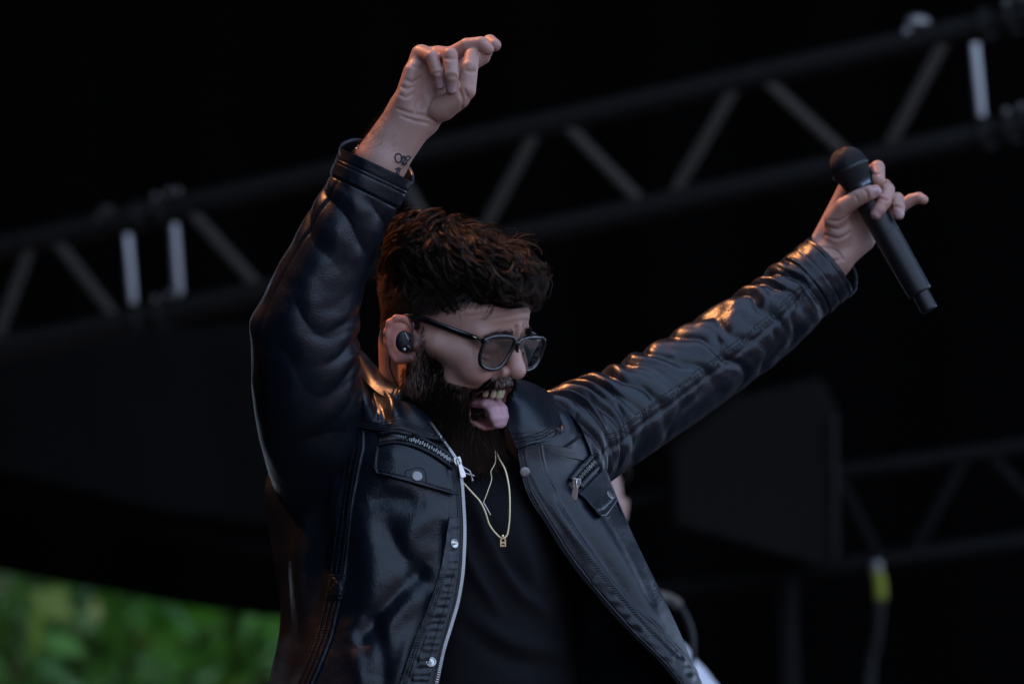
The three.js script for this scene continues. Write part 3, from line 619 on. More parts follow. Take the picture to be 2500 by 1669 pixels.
// trousers and shoes (below the picture)
{
  const tp = [cap(J.waist.clone().add(V(0, -60, 0)), J.hip, 122, 138), cap(hipR, kneeR, 98, 72), cap(kneeR, fr, 70, 58), cap(hipL, kneeL, 98, 72), cap(kneeL, fl, 70, 58)];
  add("trousers", nets((x, y, z) => { let d = 1e9; for (const p of tp) d = smin(d, p(x, y, z), 22); return d + 2.5 * ns(x * 0.02, y * 0.02, z * 0.02); }, ...boxOf([J.waist, fr, fl, hipR, hipL], 170), 12), M.trousers, singer);
  for (const f of [footR, footL]) {
    const g = new THREE.SphereGeometry(0.052, 20, 14); g.scale(1, 0.95, 2.6); g.translate(f.x + 0.03, DECK + 0.05, f.z + 0.07);
    const p = g.attributes.position; for (let i = 0; i < p.count; i++) p.setY(i, Math.max(p.getY(i), DECK + 0.004)); g.computeVertexNormals();
    add('shoe', g, M.black, singer, null);
  }
}
// teeth, tongue
{
  const shp = new THREE.SphereGeometry(1, 14, 10);
  const teeth = [];
  for (let i = -5; i <= 3; i++) {
    const x = (i + 0.5) * 7.1, z = 96 - x * x * 0.034, w = 3.85 - Math.abs(i + 0.5) * 0.10, h = i === -1 || i === 0 ? 6.2 : Math.abs(i + 0.5) === 1.5 ? 5.4 : 5.9;
    const g = shp.clone(), p = g.attributes.position;
    for (let k = 0; k < p.count; k++) { const X = p.getX(k), Y = p.getY(k), Z = p.getZ(k), q = 1 / Math.pow(Math.abs(X) ** 3.2 + Math.abs(Y) ** 3.2 + Math.abs(Z) ** 3.2, 1 / 3.2); p.setXYZ(k, X * q * w * (1 - 0.10 * Y * q), Y * q * h, Z * q * 3); }
    g.computeVertexNormals(); g.rotateY(Math.atan(0.068 * x)); g.translate(x, -47.5 + (i % 2 ? 0.2 : -0.2), z);
    const m = add('tooth', g.applyMatrix4(headM), M.tooth, singer);
  }
  const tc = [V(0, -67, 64), V(0, -62.5, 86), V(-0.5, -67, 97), V(-1, -75, 103), V(-1.5, -82.5, 106.5)], tr = [8, 7.4, 7, 6.6, 5.8];
  const f0 = chain(tc.map(p => V(p.x, p.y, p.z)), tr, 5), gro = chain([V(0, -56, 84), V(-0.5, -59.5, 99), V(-1, -69, 112), V(-1.4, -80, 116)], [1.2, 1.3, 1.0, 0.4], 2);
  const tongueF = (x, y, z) => smax(f0(x * 0.41, y, z), -gro(x * 0.8, y, z), 5) + 0.15 * ns(x * 0.25, y * 0.25, z * 0.25);
  add('tongue', nets(tongueF, [-30, -106, 50], [30, -54, 122], 1.5).applyMatrix4(headM), M.tongue, singer);
}
// ---------------------------------------------------------------- clothes
const clothN = (u, v, s) => 1.1 * ns(u / 75, v / 75, s) + 0.22 * ns(u / 22, v / 22, s + 3);
// T-shirt
{
  const f = folds([[5, 16, [1150, 1240], [1200, 1340], [1262, 1440], [1330, 1500]], [4, 14, [1120, 1300], [1160, 1400], [1220, 1500]], [4, 18, [1250, 1250], [1290, 1380], [1310, 1480]], [-4, 18, [1185, 1260], [1245, 1370], [1310, 1460]], [3, 24, [1130, 1480], [1230, 1560], [1360, 1590]], [-3, 22, [1140, 1540], [1250, 1610], [1380, 1630]], [3.5, 14, [1140, 1180], [1170, 1260], [1175, 1330]]]);
  const rows = [[[960, 1010, -20], [1040, 1015, 5], [1120, 1020, 5], [1200, 1020, -10], [1270, 1020, -40], [1320, 1030, -80]],
    [[1000, 1110, 50], [1070, 1105, 65], [1140, 1100, 60], [1220, 1100, 45], [1290, 1105, 10], [1340, 1110, -40]],
    [[1020, 1210, 100], [1090, 1205, 116], [1160, 1200, 112], [1240, 1200, 88], [1320, 1205, 40], [1365, 1210, -40]],
    [[1020, 1350, 120], [1095, 1350, 142], [1180, 1350, 138], [1270, 1350, 105], [1350, 1350, 40], [1388, 1350, -50]],
    [[1010, 1500, 122], [1090, 1500, 144], [1180, 1500, 138], [1280, 1500, 104], [1366, 1500, 34], [1402, 1500, -60]],
    [[990, 1669, 122], [1080, 1669, 144], [1180, 1669, 138], [1285, 1669, 104], [1375, 1669, 30], [1410, 1669, -60]],
    [[980, 1900, 120], [1075, 1900, 142], [1180, 1900, 136], [1290, 1900, 100], [1380, 1900, 30], [1420, 1900, -60]]];
  add('t_shirt', sheet(rows, 70, 110, { thick: 2, disp: (u, v) => 1.8 * f(u, v) + 1.6 * ns(u / 70, v / 90, 4) }), M.shirt, singer);
}
const jacket = new THREE.Group(); jacket.name = 'leather_jacket'; jacket.userData.label = 'open black leather jacket with zips and snaps'; singer.add(jacket);
const part = (n, g, m = M.leather) => add(n, g, m, jacket);
const stuff = o => { o.userData.kind = 'stuff'; return o; };
// a sleeve: [u, v, z, radius]; a = angle round it, 0 towards the lens
function sleeve(path, rings, n, disp, cuff) {
  const pos = [], uv = [], idx = []; let len = 0, prev = null;
  const C = Array.from({ length: rings + 1 }, (_, i) => { const q = cr(path, i / rings); return { p: U(q[0], q[1], q[2]), r: q[3] }; });
  const ring = (p, T, r, t, dispOn) => {
    const up = V(0, 0, 1).addScaledVector(T, -T.z).normalize(), s = V().crossVectors(T, up);
    for (let k = 0; k <= n; k++) {
      const a = k / n * Math.PI * 2, R = r + (dispOn ? disp(t, a > Math.PI ? a - 2 * Math.PI : a, len) : 0);
      pos.push(p.x + (up.x * Math.cos(a) + s.x * Math.sin(a)) * R, p.y + (up.y * Math.cos(a) + s.y * Math.sin(a)) * R, p.z + (up.z * Math.cos(a) + s.z * Math.sin(a)) * R);
      uv.push(k / n * r * 6.28 * MM, len * MM);
    }
  };
  let T;
  for (let i = 0; i <= rings; i++) {
    T = V().subVectors(C[Math.min(i + 1, rings)].p, C[Math.max(i - 1, 0)].p).normalize();
    if (i) len += C[i].p.distanceTo(C[i - 1].p);
    if (i === rings && cuff) T = cuff.clone().normalize();
    ring(C[i].p, T, C[i].r, i / rings, true);
  }
  const e = C[rings], m = rings + 1;   // turned-in cuff
  for (const [o, dr] of [[0.6, 0.9], [0.2, -1.2], [-2, -2.6], [-14, -4], [-60, -6]]) { ring(e.p.clone().addScaledVector(T, o), T, e.r + dr, 1, true); }
  const tot = m + 5, w = n + 1;
  for (let i = 0; i < tot - 1; i++) for (let k = 0; k < n; k++) { const a = i * w + k; idx.push(a, a + 1, a + w, a + 1, a + w + 1, a + w); }
  const g = meshFrom(pos, idx, uv);
  // weld the seam's normals
  const N = g.attributes.normal; for (let i = 0; i < tot; i++) { const a = i * w, b = a + n, v = V(N.getX(a) + N.getX(b), N.getY(a) + N.getY(b), N.getZ(a) + N.getZ(b)).normalize(); N.setXYZ(a, v.x, v.y, v.z); N.setXYZ(b, v.x, v.y, v.z); }
  g.userData.C = C; g.userData.rings = rings; g.userData.n = n;
  g.userData.at = (t, a) => { const i = clamp(Math.round(t * rings), 0, rings), k = ((Math.round(a / (2 * Math.PI) * n) % n) + n) % n, o = (i * w + k); return { p: V(pos[o * 3], pos[o * 3 + 1], pos[o * 3 + 2]), n: V(N.getX(o), N.getY(o), N.getZ(o)) }; };
  return g;
}
const ridge = x => Math.abs(Math.sin(Math.PI * x)); // round crests, sharp valleys
// sleeve of the arm that holds the microphone
const farSleeve = sleeve([[1340, 1110, -60, 74], [1400, 1075, -95, 70], [1480, 1035, -130, 64], [1600, 965, -170, 59], [1740, 875, -210, 55], [1870, 783, -235, 50], [1955, 710, -252, 46], [2026, 651, -262, 44.5]], 260, 140, (t, a, len) => {
  const top = sstep(2.3, -0.4, Math.abs(a + 1.25)), cuffK = sstep(0.90, 0.84, t), sh = 1 - 0.35 * sstep(0.1, 0.8, t);
  const wob = 0.42 * ns(t * 5, a * 0.7, 1) + 0.18 * ns(t * 13, a * 1.3, 5);
  const ph = t * 15 - 0.42 * (a + 1.2) * (1 + 0.4 * Math.sin(t * 9)) + wob * 1.5;
  let d = (Math.pow(ridge(ph), 0.8) - 0.66) * 14.5 * top * cuffK * sh * (0.55 + 0.75 * Math.abs(ns(t * 7.3, 2, a * 0.5) * 1.6 + 0.4));
  d += (ridge(t * 9 + 0.5 * (a + 0.8) + wob * 2 + 0.4) - 0.6) * 4.2 * sstep(1.5, 0.2, Math.abs(a - 0.25)) * cuffK;
  d += 2.4 * ns(t * 10, a * 1.2, 8) * cuffK + 1.3 * ns(t * 30, a * 3, 8) + 1.5 * cuffK * (ridge(t * 27 - 0.6 * a + wob * 3) - 0.6) * sstep(1.6, 0.2, Math.abs(a + 0.5));
  d -= 2.0 * Math.exp(-(((a - 0.25 + 0.5 * (t - 0.5)) / 0.05) ** 2)) * cuffK;           // lengthwise seam
  d += 1.8 * sstep(0.875, 0.885, t) - 1.6 * Math.exp(-(((t - 0.88) / 0.004) ** 2)) - 0.9 * Math.exp(-(((t - 0.93) / 0.003) ** 2)) - 0.9 * Math.exp(-(((t - 0.978) / 0.003) ** 2));
  return d;
}, V(0.60, 0.48, 0.64));
part('sleeve', farSleeve);
// sleeve of the raised empty hand
const nearFold = (t, a) => {
  const low = sstep(0.62, 0.35, t), el = Math.exp(-(((t - 0.42) / 0.16) ** 2)), inner = sstep(1.8, 0.2, Math.abs(a - 1.5));
  const wob = 0.4 * ns(t * 6, a * 0.8, 11);
  let d = (ridge(t * 13 - 0.5 * (a - 1.2) + wob * 1.6) - 0.6) * 6.5 * inner * el;
  d += (ridge(t * 7.5 + 0.35 * a + wob * 2) - 0.6) * 3.0 * sstep(1.9, 0.3, Math.abs(a - 0.5)) * sstep(0.75, 0.5, t);
  d += (ridge(t * 9 + 0.55 * a + wob) - 0.6) * 4.5 * sstep(0.62, 0.74, t) * sstep(0.9, 0.84, t) * sstep(2.4, 0.8, Math.abs(a - 0.2));
  d += 1.8 * ns(t * 7, a * 1.1, 14) + 0.8 * ns(t * 24, a * 3, 15);
  d += 9 * Math.exp(-(((t - 0.475) / 0.045) ** 2)) * sstep(0.8, 0.1, Math.abs(a + 1.45));       // elbow point
  d -= 2.2 * Math.exp(-(((a + 0.92 - 0.5 * (t - 0.6)) / 0.045) ** 2)) * sstep(0.44, 0.5, t) * sstep(0.9, 0.86, t);
  d += 2.0 * sstep(0.888, 0.897, t) - 1.8 * Math.exp(-(((t - 0.893) / 0.004) ** 2)) - 1 * Math.exp(-(((t - 0.945) / 0.003) ** 2)) - 1 * Math.exp(-(((t - 0.958) / 0.003) ** 2));
  return d;
};
const nearSleeve = sleeve([[850, 1215, -20, 84], [800, 1120, 55, 76], [760, 1020, 115, 68], [745, 920, 155, 66], [747, 830, 172, 64], [765, 735, 180, 58], [806, 630, 186, 51], [850, 540, 190, 47], [886, 470, 190, 46], [919, 400, 190, 48]], 260, 140, nearFold, V(0.40, 0.78, 0.47));
part('sleeve', nearSleeve);

// front panel with the big pocket
const mainF = folds([[6, 42, [882, 1225], [900, 1330], [906, 1430], [886, 1500]], [-6, 24, [1045, 1375], [960, 1465], [868, 1575]], [6, 36, [1010, 1440], [950, 1520], [925, 1650]], [-5, 26, [940, 1290], [1005, 1385], [1060, 1440]], [4, 34, [1075, 1240], [1010, 1290], [985, 1360]], [-4, 20, [905, 1500], [930, 1570], [935, 1669]], [4, 22, [850, 1540], [872, 1610], [880, 1690]], [5, 28, [745, 1260], [735, 1390], [745, 1520]], [-5, 22, [790, 1300], [775, 1420], [765, 1520]], [4, 24, [1000, 1560], [985, 1620], [960, 1700]], [-4, 22, [900, 1230], [960, 1215], [1020, 1230]], [3, 18, [800, 1120], [820, 1180], [815, 1260]], [-3, 14, [840, 1130], [838, 1190], [832, 1250]]]);
const zipPts = [[1050, 1030], [1086, 1080], [1117, 1125], [1128, 1172], [1133, 1230], [1136, 1290], [1135, 1345], [1131, 1405], [1120, 1470], [1103, 1530], [1085, 1590], [1068, 1669], [1040, 1780], [1010, 1900]];
const edgeAt = v => { let k = 0; while (k < zipPts.length - 2 && zipPts[k + 1][1] < v) k++; const [a, b] = zipPts[k], [c, d] = zipPts[k + 1]; return a + (c - a) * clamp((v - b) / (d - b), 0, 1); };
const seamPts = [[868, 1095], [856, 1150], [847, 1210], [836, 1300], [823, 1400], [808, 1475], [790, 1550], [768, 1610], [743, 1669], [715, 1760], [690, 1900]];
const seamAt = v => { let k = 0; while (k < seamPts.length - 2 && seamPts[k + 1][1] < v) k++; const [a, b] = seamPts[k], [c, d] = seamPts[k + 1]; return a + (c - a) * clamp((v - b) / (d - b), 0, 1); };
const flare = rows => rows.map(r => r.map(([u, v, z]) => [u, v, z + 0.11 * Math.max(0, v - 1150)]));   // the open front hangs clear of the body lower down
const mainPanel = sheet(flare([
  [[690, 1070, -10], [770, 1060, 55], [865, 1045, 128], [935, 1045, 154], [995, 1038, 154], [1052, 1032, 138]],
  [[655, 1150, 0], [735, 1140, 65], [858, 1118, 146], [940, 1115, 170], [1030, 1115, 168], [1118, 1126, 150]],
  [[645, 1215, 10], [735, 1215, 82], [848, 1205, 148], [940, 1205, 172], [1040, 1205, 172], [1131, 1200, 152]],
  [[662, 1325, 10], [742, 1320, 88], [834, 1310, 144], [930, 1315, 168], [1035, 1320, 170], [1136, 1320, 155]],
  [[682, 1425, 10], [748, 1420, 88], [820, 1410, 138], [915, 1420, 165], [1025, 1420, 170], [1130, 1410, 158]],
  [[684, 1525, 5], [742, 1525, 82], [800, 1520, 132], [890, 1525, 160], [1000, 1525, 168], [1106, 1520, 160]],
  [[668, 1620, 0], [716, 1620, 78], [764, 1620, 128], [860, 1620, 158], [970, 1620, 168], [1079, 1612, 162]],
  [[640, 1760, -10], [685, 1760, 72], [718, 1760, 122], [820, 1760, 155], [930, 1760, 165], [1046, 1755, 162]],
  [[620, 1900, -20], [660, 1900, 65], [695, 1900, 118], [800, 1900, 150], [910, 1900, 162], [1012, 1895, 160]]]), 200, 300, {
  thick: 2.5, disp: (u, v, s) => {
    const ds = u - seamAt(v), de = edgeAt(v) - u;
    let d = 1.45 * mainF(u, v) * sstep(0.02, 0.12, s) * sstep(10, 70, de) + clothN(u, v, 1) * sstep(4, 50, de);
    d += 2.4 * sstep(-24, -20, ds) * sstep(22, 18, ds);                                    // raised seam band
    for (const o of [-21, -9, 3, 15]) d -= 0.9 * Math.exp(-(((ds - o) / 1.6) ** 2));
    d += 0.8 * Math.sin(v * 0.9 + 2 * ns(v / 20, 0, 3)) * sstep(-24, -18, ds) * sstep(20, 14, ds) * 0.5;
    for (const o of [12, 40]) d -= 0.9 * Math.exp(-(((de - o) / 1.6) ** 2));
    return d;
  },
});
part('front_panel', mainPanel);
// placket flap that peels away from the zip lower down
const placket = sheet(flare([[[1098, 1262, 176], [1109, 1262, 168], [1122, 1262, 163]], [[1078, 1380, 184], [1098, 1375, 176], [1117, 1370, 168]], [[1050, 1470, 186], [1077, 1465, 180], [1100, 1455, 172]], [[1018, 1545, 184], [1050, 1540, 182], [1082, 1530, 174]], [[985, 1640, 182], [1020, 1638, 182], [1056, 1628, 176]], [[960, 1720, 180], [995, 1718, 180], [1030, 1710, 174]], [[910, 1880, 178], [945, 1880, 178], [985, 1870, 172]]]), 24, 160, { thick: 2, disp: (u, v, s, t) => 1.3 * ns(u / 16, v / 22, 2) + 0.9 * Math.sin(v * 0.35 + 3 * ns(v / 30, 0, 0)) * sstep(0.25, 0.5, s) * 0.5 - [0.1, 0.22, 0.34, 0.84].reduce((q, o) => q + 0.8 * Math.exp(-(((s - o) / 0.035) ** 2)), 0) });
part('placket', placket);
const yokeF = folds([[8, 13, [878, 930], [892, 965], [897, 1015]], [-6, 9, [895, 935], [914, 975], [918, 1020]], [9, 15, [925, 948], [952, 985], [968, 1022]], [-5, 10, [903, 930], [930, 985], [938, 1030]], [4, 14, [985, 985], [1010, 1010], [1040, 1040]], [3, 8, [870, 960], [876, 990], [880, 1025]]]);
const yoke = sheet([[[866, 900, 10], [905, 945, 84], [950, 974, 116], [1000, 990, 129], [1048, 1022, 133]], [[860, 960, 66], [905, 985, 124], [955, 1005, 143], [1005, 1018, 146], [1054, 1035, 140]], [[860, 1010, 108], [910, 1025, 146], [965, 1035, 159], [1020, 1050, 159], [1070, 1056, 144]], [[862, 1042, 134], [925, 1052, 161], [975, 1050, 168], [1030, 1068, 164], [1086, 1078, 148]]], 110, 80, { thick: 2.5, disp: (u, v, s, t) => 2 + yokeF(u, v) * sstep(1, 0.75, t) + clothN(u, v, 6) * 0.6 - [0.80, 0.87, 0.94].reduce((q, o) => q + 0.9 * Math.exp(-(((t - o) / 0.016) ** 2)), 0) });
part('yoke', yoke);
// near collar
const collarN = sheet([[[884, 860, -40], [922, 902, 34], [957, 938, 84], [993, 953, 108]], [[874, 872, -20], [908, 918, 64], [950, 955, 106], [990, 962, 119]], [[868, 895, 4], [898, 942, 88], [940, 975, 122], [982, 977, 124]]], 70, 24, { thick: 3.5, disp: (u, v, s, t) => 2.5 + 4 * Math.sin(t * Math.PI) + clothN(u, v, 8) * 0.5 - [0.80, 0.88, 0.95].reduce((q, o) => q + 0.8 * Math.exp(-(((s - o) / 0.018) ** 2)), 0) });
part('collar', collarN);
// far shoulder, far front, far collar
const farF = folds([[9, 13, [1390, 960], [1425, 1000], [1450, 1060]], [-7, 9, [1412, 955], [1450, 1010], [1466, 1070]], [7, 12, [1440, 950], [1470, 1000], [1482, 1060]], [4, 14, [1350, 980], [1385, 1030], [1395, 1090]]]);
const farYoke = sheet([[[1262, 940, -60], [1330, 955, -80], [1395, 948, -110], [1460, 930, -140]], [[1285, 985, 20], [1355, 1000, -5], [1420, 1012, -45], [1480, 1010, -90]], [[1285, 1050, 62], [1360, 1055, 30], [1425, 1070, -12], [1490, 1090, -68]], [[1275, 1110, 84], [1360, 1115, 44], [1425, 1125, 2], [1488, 1150, -60]]], 100, 80, { thick: 2.5, disp: (u, v, s, t) => farF(u, v) + clothN(u, v, 12) * 0.6 });
part('yoke', farYoke);
const farEdge = [[1262, 1085], [1268, 1127], [1286, 1202], [1331, 1278], [1381, 1358], [1452, 1449], [1532, 1539], [1618, 1625], [1690, 1720]];
const farPF = folds([[5, 22, [1440, 1230], [1500, 1330], [1560, 1440], [1620, 1560]], [-6, 16, [1370, 1220], [1450, 1330], [1530, 1450], [1620, 1580]], [3.5, 16, [1330, 1170], [1360, 1260], [1430, 1360]], [-3, 12, [1480, 1260], [1540, 1360], [1590, 1470]]]);
const farPanel = sheet([
  [[1262, 1085, 84], [1330, 1085, 62], [1400, 1095, 18], [1462, 1115, -46]], [[1268, 1127, 86], [1330, 1135, 62], [1410, 1145, 16], [1484, 1155, -46]],
  [[1286, 1202, 86], [1350, 1205, 66], [1430, 1212, 26], [1504, 1222, -38]], [[1331, 1278, 80], [1400, 1285, 66], [1470, 1292, 32], [1535, 1288, -28]],
  [[1381, 1358, 74], [1445, 1360, 64], [1512, 1360, 34], [1566, 1352, -24]], [[1452, 1449, 66], [1512, 1450, 58], [1572, 1454, 30], [1620, 1459, -20]],
  [[1532, 1539, 58], [1585, 1540, 52], [1630, 1541, 26], [1661, 1544, -15]], [[1618, 1625, 50], [1650, 1626, 44], [1680, 1628, 22], [1696, 1630, -10]],
  [[1690, 1720, 42], [1706, 1720, 36], [1720, 1720, 16], [1730, 1720, -8]], [[1740, 1800, 36], [1750, 1800, 30], [1758, 1800, 10], [1766, 1800, -8]]], 130, 260, {
  thick: 2.5, disp: (u, v, s, t) => {
    const de = dline(farEdge, u, v); let d = farPF(u, v) * sstep(0.12, 0.3, s) + clothN(u, v, 15) * 0.8;
    d += 2.2 * sstep(62, 56, de) * sstep(0, 8, de); for (const o of [6, 12, 52]) d -= 0.8 * Math.exp(-(((de - o) / 1.5) ** 2));
    d += sstep(0.45, 0.6, t) * sstep(54, 46, de) * sstep(10, 16, de) * 1.9 * ns(u / 19, v / 19, 3);
    return d;
  },
});
part('front_panel', farPanel);
const collarF = sheet([[[1205, 915, 10], [1252, 930, 14], [1300, 946, 0], [1346, 968, -30]], [[1222, 975, 66], [1265, 984, 68], [1312, 996, 52], [1361, 1012, 16]], [[1238, 1040, 96], [1280, 1042, 98], [1326, 1045, 82], [1372, 1043, 44]], [[1262, 1098, 104], [1296, 1086, 104], [1332, 1076, 88], [1369, 1047, 50]]], 60, 60, { thick: 4, disp: (u, v, s, t) => 3 + 3 * Math.sin(s * 3.1) * (1 - t) + clothN(u, v, 20) * 0.5 - [0.80, 0.87, 0.93].reduce((q, o) => q + 0.8 * Math.exp(-(((t - o) / 0.02) ** 2)), 0) - [0.86, 0.93].reduce((q, o) => q + 0.7 * Math.exp(-(((s - o) / 0.02) ** 2)) * sstep(0.3, 0.5, t), 0) });
part('collar', collarF);
// the back of the jacket, round from side to side, with the dark lining inside
const backPanel = sheet([[[690, 1070, -12], [800, 1000, -120], [1000, 960, -180], [1200, 960, -190], [1400, 1010, -180], [1466, 1110, -60]], [[652, 1180, 2], [800, 1150, -130], [1000, 1140, -190], [1200, 1140, -200], [1420, 1150, -190], [1484, 1158, -48]], [[660, 1325, 8], [800, 1325, -130], [1000, 1325, -190], [1220, 1325, -205], [1480, 1310, -180], [1548, 1310, -28]], [[684, 1500, 4], [810, 1500, -120], [1000, 1500, -190], [1250, 1500, -205], [1540, 1490, -150], [1638, 1495, -18]], [[660, 1650, -2], [800, 1650, -120], [1000, 1650, -190], [1280, 1650, -205], [1600, 1650, -130], [1702, 1645, -10]], [[620, 1900, -22], [780, 1900, -130], [1000, 1900, -190], [1280, 1900, -205], [1650, 1850, -120], [1764, 1800, -10]]], 90, 70, { thick: 2.5, flip: -1, disp: (u, v, s) => 4 * ns(u / 80, v / 80, 9) * sstep(0, 0.08, s) * sstep(1, 0.92, s) });
part('back_panel', backPanel);

// ---- hardware and stitching
function surf(list) { return (u, v) => { let b = null; for (const g of list) { const o = onSheet(g, u, v); let best = 1e9; const P = g.userData.P; for (let i = 0; i < P.length; i += 3) { const d = (P[i].q[0] - u) ** 2 + (P[i].q[1] - v) ** 2; if (d < best) best = d; } if (best < 120 && (!b || o.p.z > b.p.z)) b = o; } return b || onSheet(list[0], u, v); }; }
const mainS = (u, v) => onSheet(mainPanel, u, v), farS = (u, v) => onSheet(farPanel, u, v);
function lineOn(S, pts, n, lift = 0) { return smoothPts(pts, n).map(([u, v]) => { const o = S(u, v); return { p: o.p.addScaledVector(o.n, lift), n: o.n }; }); }
function stitch(S, pts, pitch = 7) {   // short thread dashes sunk in the leather
  let L = 0; for (let i = 1; i < pts.length; i++) L += Math.hypot(pts[i][0] - pts[i - 1][0], pts[i][1] - pts[i - 1][1]);
  const n = Math.max(4, Math.round(L / pitch)), Q = lineOn(S, pts, n * 2 + 1, 0.35), g = [];
  for (let i = 0; i < n; i++) g.push(tube([Q[2 * i].p, Q[2 * i + 1].p], 0.75, 5));
  return g;
}
const pipe = (S, pts, r, n = 40, lift = 0) => tube(lineOn(S, pts, n, lift).map(o => o.p), r, 8);
function zipTeeth(S, pts, pitch, w, off, lift) {
  let L = 0; for (let i = 1; i < pts.length; i++) L += Math.hypot(pts[i][0] - pts[i - 1][0], pts[i][1] - pts[i - 1][1]);
  const n = Math.round(L / pitch), Q = lineOn(S, pts, n + 1, lift), g = [];
  for (let i = 1; i < n; i++) { const T = V().subVectors(Q[i + 1].p, Q[i - 1].p).normalize(), N = Q[i].n, X = V().crossVectors(T, N).normalize(); const o = off === 'both' ? (i % 2 ? 0.75 : -0.75) : off; g.push(obox(Q[i].p.clone().addScaledVector(X, o), w, pitch * PXMM * (off === 'both' ? 0.38 : 0.29), 0.8, X, T, N)); }
  return g;
}
function snap(S, u, v, r, stud) {
  const o = S(u, v), g = [], lathe = (pts) => orient(new THREE.LatheGeometry(pts.map(([a, b]) => new THREE.Vector2(a, b)), 28).rotateX(Math.PI / 2), o.p, o.n);
  if (stud) { g.push(lathe([[0.01, 0.6], [r * 0.62, 0.6], [r * 0.8, 0.9], [r * 0.86, 1.6], [r, 1.7], [r * 1.04, 0.8], [r, -0.5]])); g.push(lathe([[0.01, 4.6], [r * 0.24, 4.5], [r * 0.33, 4.0], [r * 0.30, 3.0], [r * 0.27, 0.5]])); }
  else g.push(lathe([[0.01, 1.5], [r * 0.6, 1.45], [r * 0.84, 1.25], [r * 0.9, 0.9], [r * 0.97, 1.0], [r, 0.5], [r * 0.98, -1]]));
  return g;
}
function pull(at, dir, n, s = 1) {  // zip slider with tab
  const Y = dir.clone().normalize(), N = n.clone().addScaledVector(Y, -n.dot(Y)).normalize(), X = V().crossVectors(Y, N), q = (x, y, z) => at.clone().addScaledVector(X, x * s).addScaledVector(Y, y * s).addScaledVector(N, z * s);
  const body = new THREE.ExtrudeGeometry(new THREE.Shape([[-4, 6], [4, 6], [4.5, 1], [2.5, -5], [-2.5, -5], [-4.5, 1]].map(p => new THREE.Vector2(p[0] * s, p[1] * s))), { depth: 3 * s, bevelEnabled: true, bevelSize: 0.5, bevelThickness: 0.5, bevelSegments: 2 });
  body.applyMatrix4(new THREE.Matrix4().makeBasis(X, Y, N).setPosition(q(0, 0, 0)));
  const tab = new THREE.ExtrudeGeometry(new THREE.Shape([[-2, 0], [2, 0], [3.4, -14], [2.6, -16], [-2.6, -16], [-3.4, -14]].map(p => new THREE.Vector2(p[0] * s, p[1] * s))), { depth: 1.4 * s, bevelEnabled: true, bevelSize: 0.5, bevelThickness: 0.4, bevelSegments: 2 });
  tab.applyMatrix4(new THREE.Matrix4().makeBasis(X, Y, N).setPosition(q(0, -2, 4.6)));
  return [body, tab, tube([q(0, 5, 3), q(0, 4, 6.5), q(0, -1, 6.8), q(0, -3, 4.5)], 1.1 * s, 6)];
}
// main zip
{
  const S = (u, v) => { const o = v < 1110 ? onSheet(yoke, u - 2, Math.min(v, 1078)) : mainS(u - 3, v); const m = mainS(u - 3, v); const b = o.p.z > m.p.z ? o : m; return { p: V(U(u, v, b.p.z).x, U(u, v, b.p.z).y, b.p.z), n: b.n.clone() }; };
  stuff(part('zip_teeth', zipTeeth(S, zipPts, 4.6, 2.0, 1.2, 0.9), M.dullsteel));
  part('zip_tape', pipe(S, zipPts.map(([u, v]) => [u - 4, v]), 1.7, 90, 0), M.thread);
}
// pocket flap, pocket zip and pull
const flap = (() => {
  const lift = (u, v, k) => [u, v, onSheet(mainPanel, u, v).p.z + k];
  const g = [[[918, 1088], [972, 1084], [1038, 1107], [1104, 1150]], [[914, 1112], [972, 1112], [1036, 1132], [1108, 1172]], [[911, 1138], [972, 1142], [1034, 1160], [1113, 1192]], [[918, 1154], [972, 1168], [1031, 1184], [1117, 1208]]];
  return sheet(g.map((r, j) => r.map(([u, v]) => lift(u, v, 4.5 + j * 1.8))), 90, 50, { thick: 2.6, disp: (u, v, s, t) => clothN(u, v, 30) * 0.8 + 2.2 * Math.exp(-(((u - 955) / 22) ** 2 + ((v - 1108) / 18) ** 2)) - 0.8 * Math.exp(-(((t - 0.9) / 0.025) ** 2)) - 0.8 * Math.exp(-(((s - 0.05) / 0.018) ** 2)) - 0.8 * Math.exp(-(((s - 0.95) / 0.018) ** 2)) });
})();
part('pocket_flap', flap);
const flapS = (u, v) => onSheet(flap, u, v);
const pz = [[926, 1074], [950, 1069], [975, 1068], [1021, 1079], [1071, 1105], [1106, 1130]];
{
  const top = (u, v) => { const a = onSheet(yoke, u, Math.min(v, 1070)), m = mainS(u, v); const z = m.p.z + 5; return { p: U(u, v, Math.max(z, v < 1060 ? a.p.z : z)), n: m.n.clone() }; };
  stuff(part('zip_teeth', zipTeeth(top, pz, 4.2, 2.6, 'both', 0.8), M.snapMetal));
  part('zip_tape', tube(lineOn(top, pz, 40, -5.2).map(o => o.p), 5.2, 10), M.thread);
  part('pocket_welt', pipe(top, pz.map(([u, v]) => [u - 3, v - 13]), 3.0, 40, 0.2), M.leather);
  part('pocket_welt', pipe(top, pz.map(([u, v]) => [u - 2, v + 12]), 2.6, 40, 0.4), M.leather);
  const o = top(1112, 1132); part('zip_pull', pull(o.p.clone().addScaledVector(o.n, 4), V(-0.28, 1, 0.05), o.n, 1.05), M.steel);
  part('snap', snap(flapS, 1018, 1162, 6.6, false), M.snapMetal);
  part('snap', snap((u, v) => onSheet(placket, u, v), 1108, 1327, 5.4, true), M.steel);
  part('snap', snap((u, v) => onSheet(placket, u, v), 1052, 1616, 6.0, true), M.steel);
}
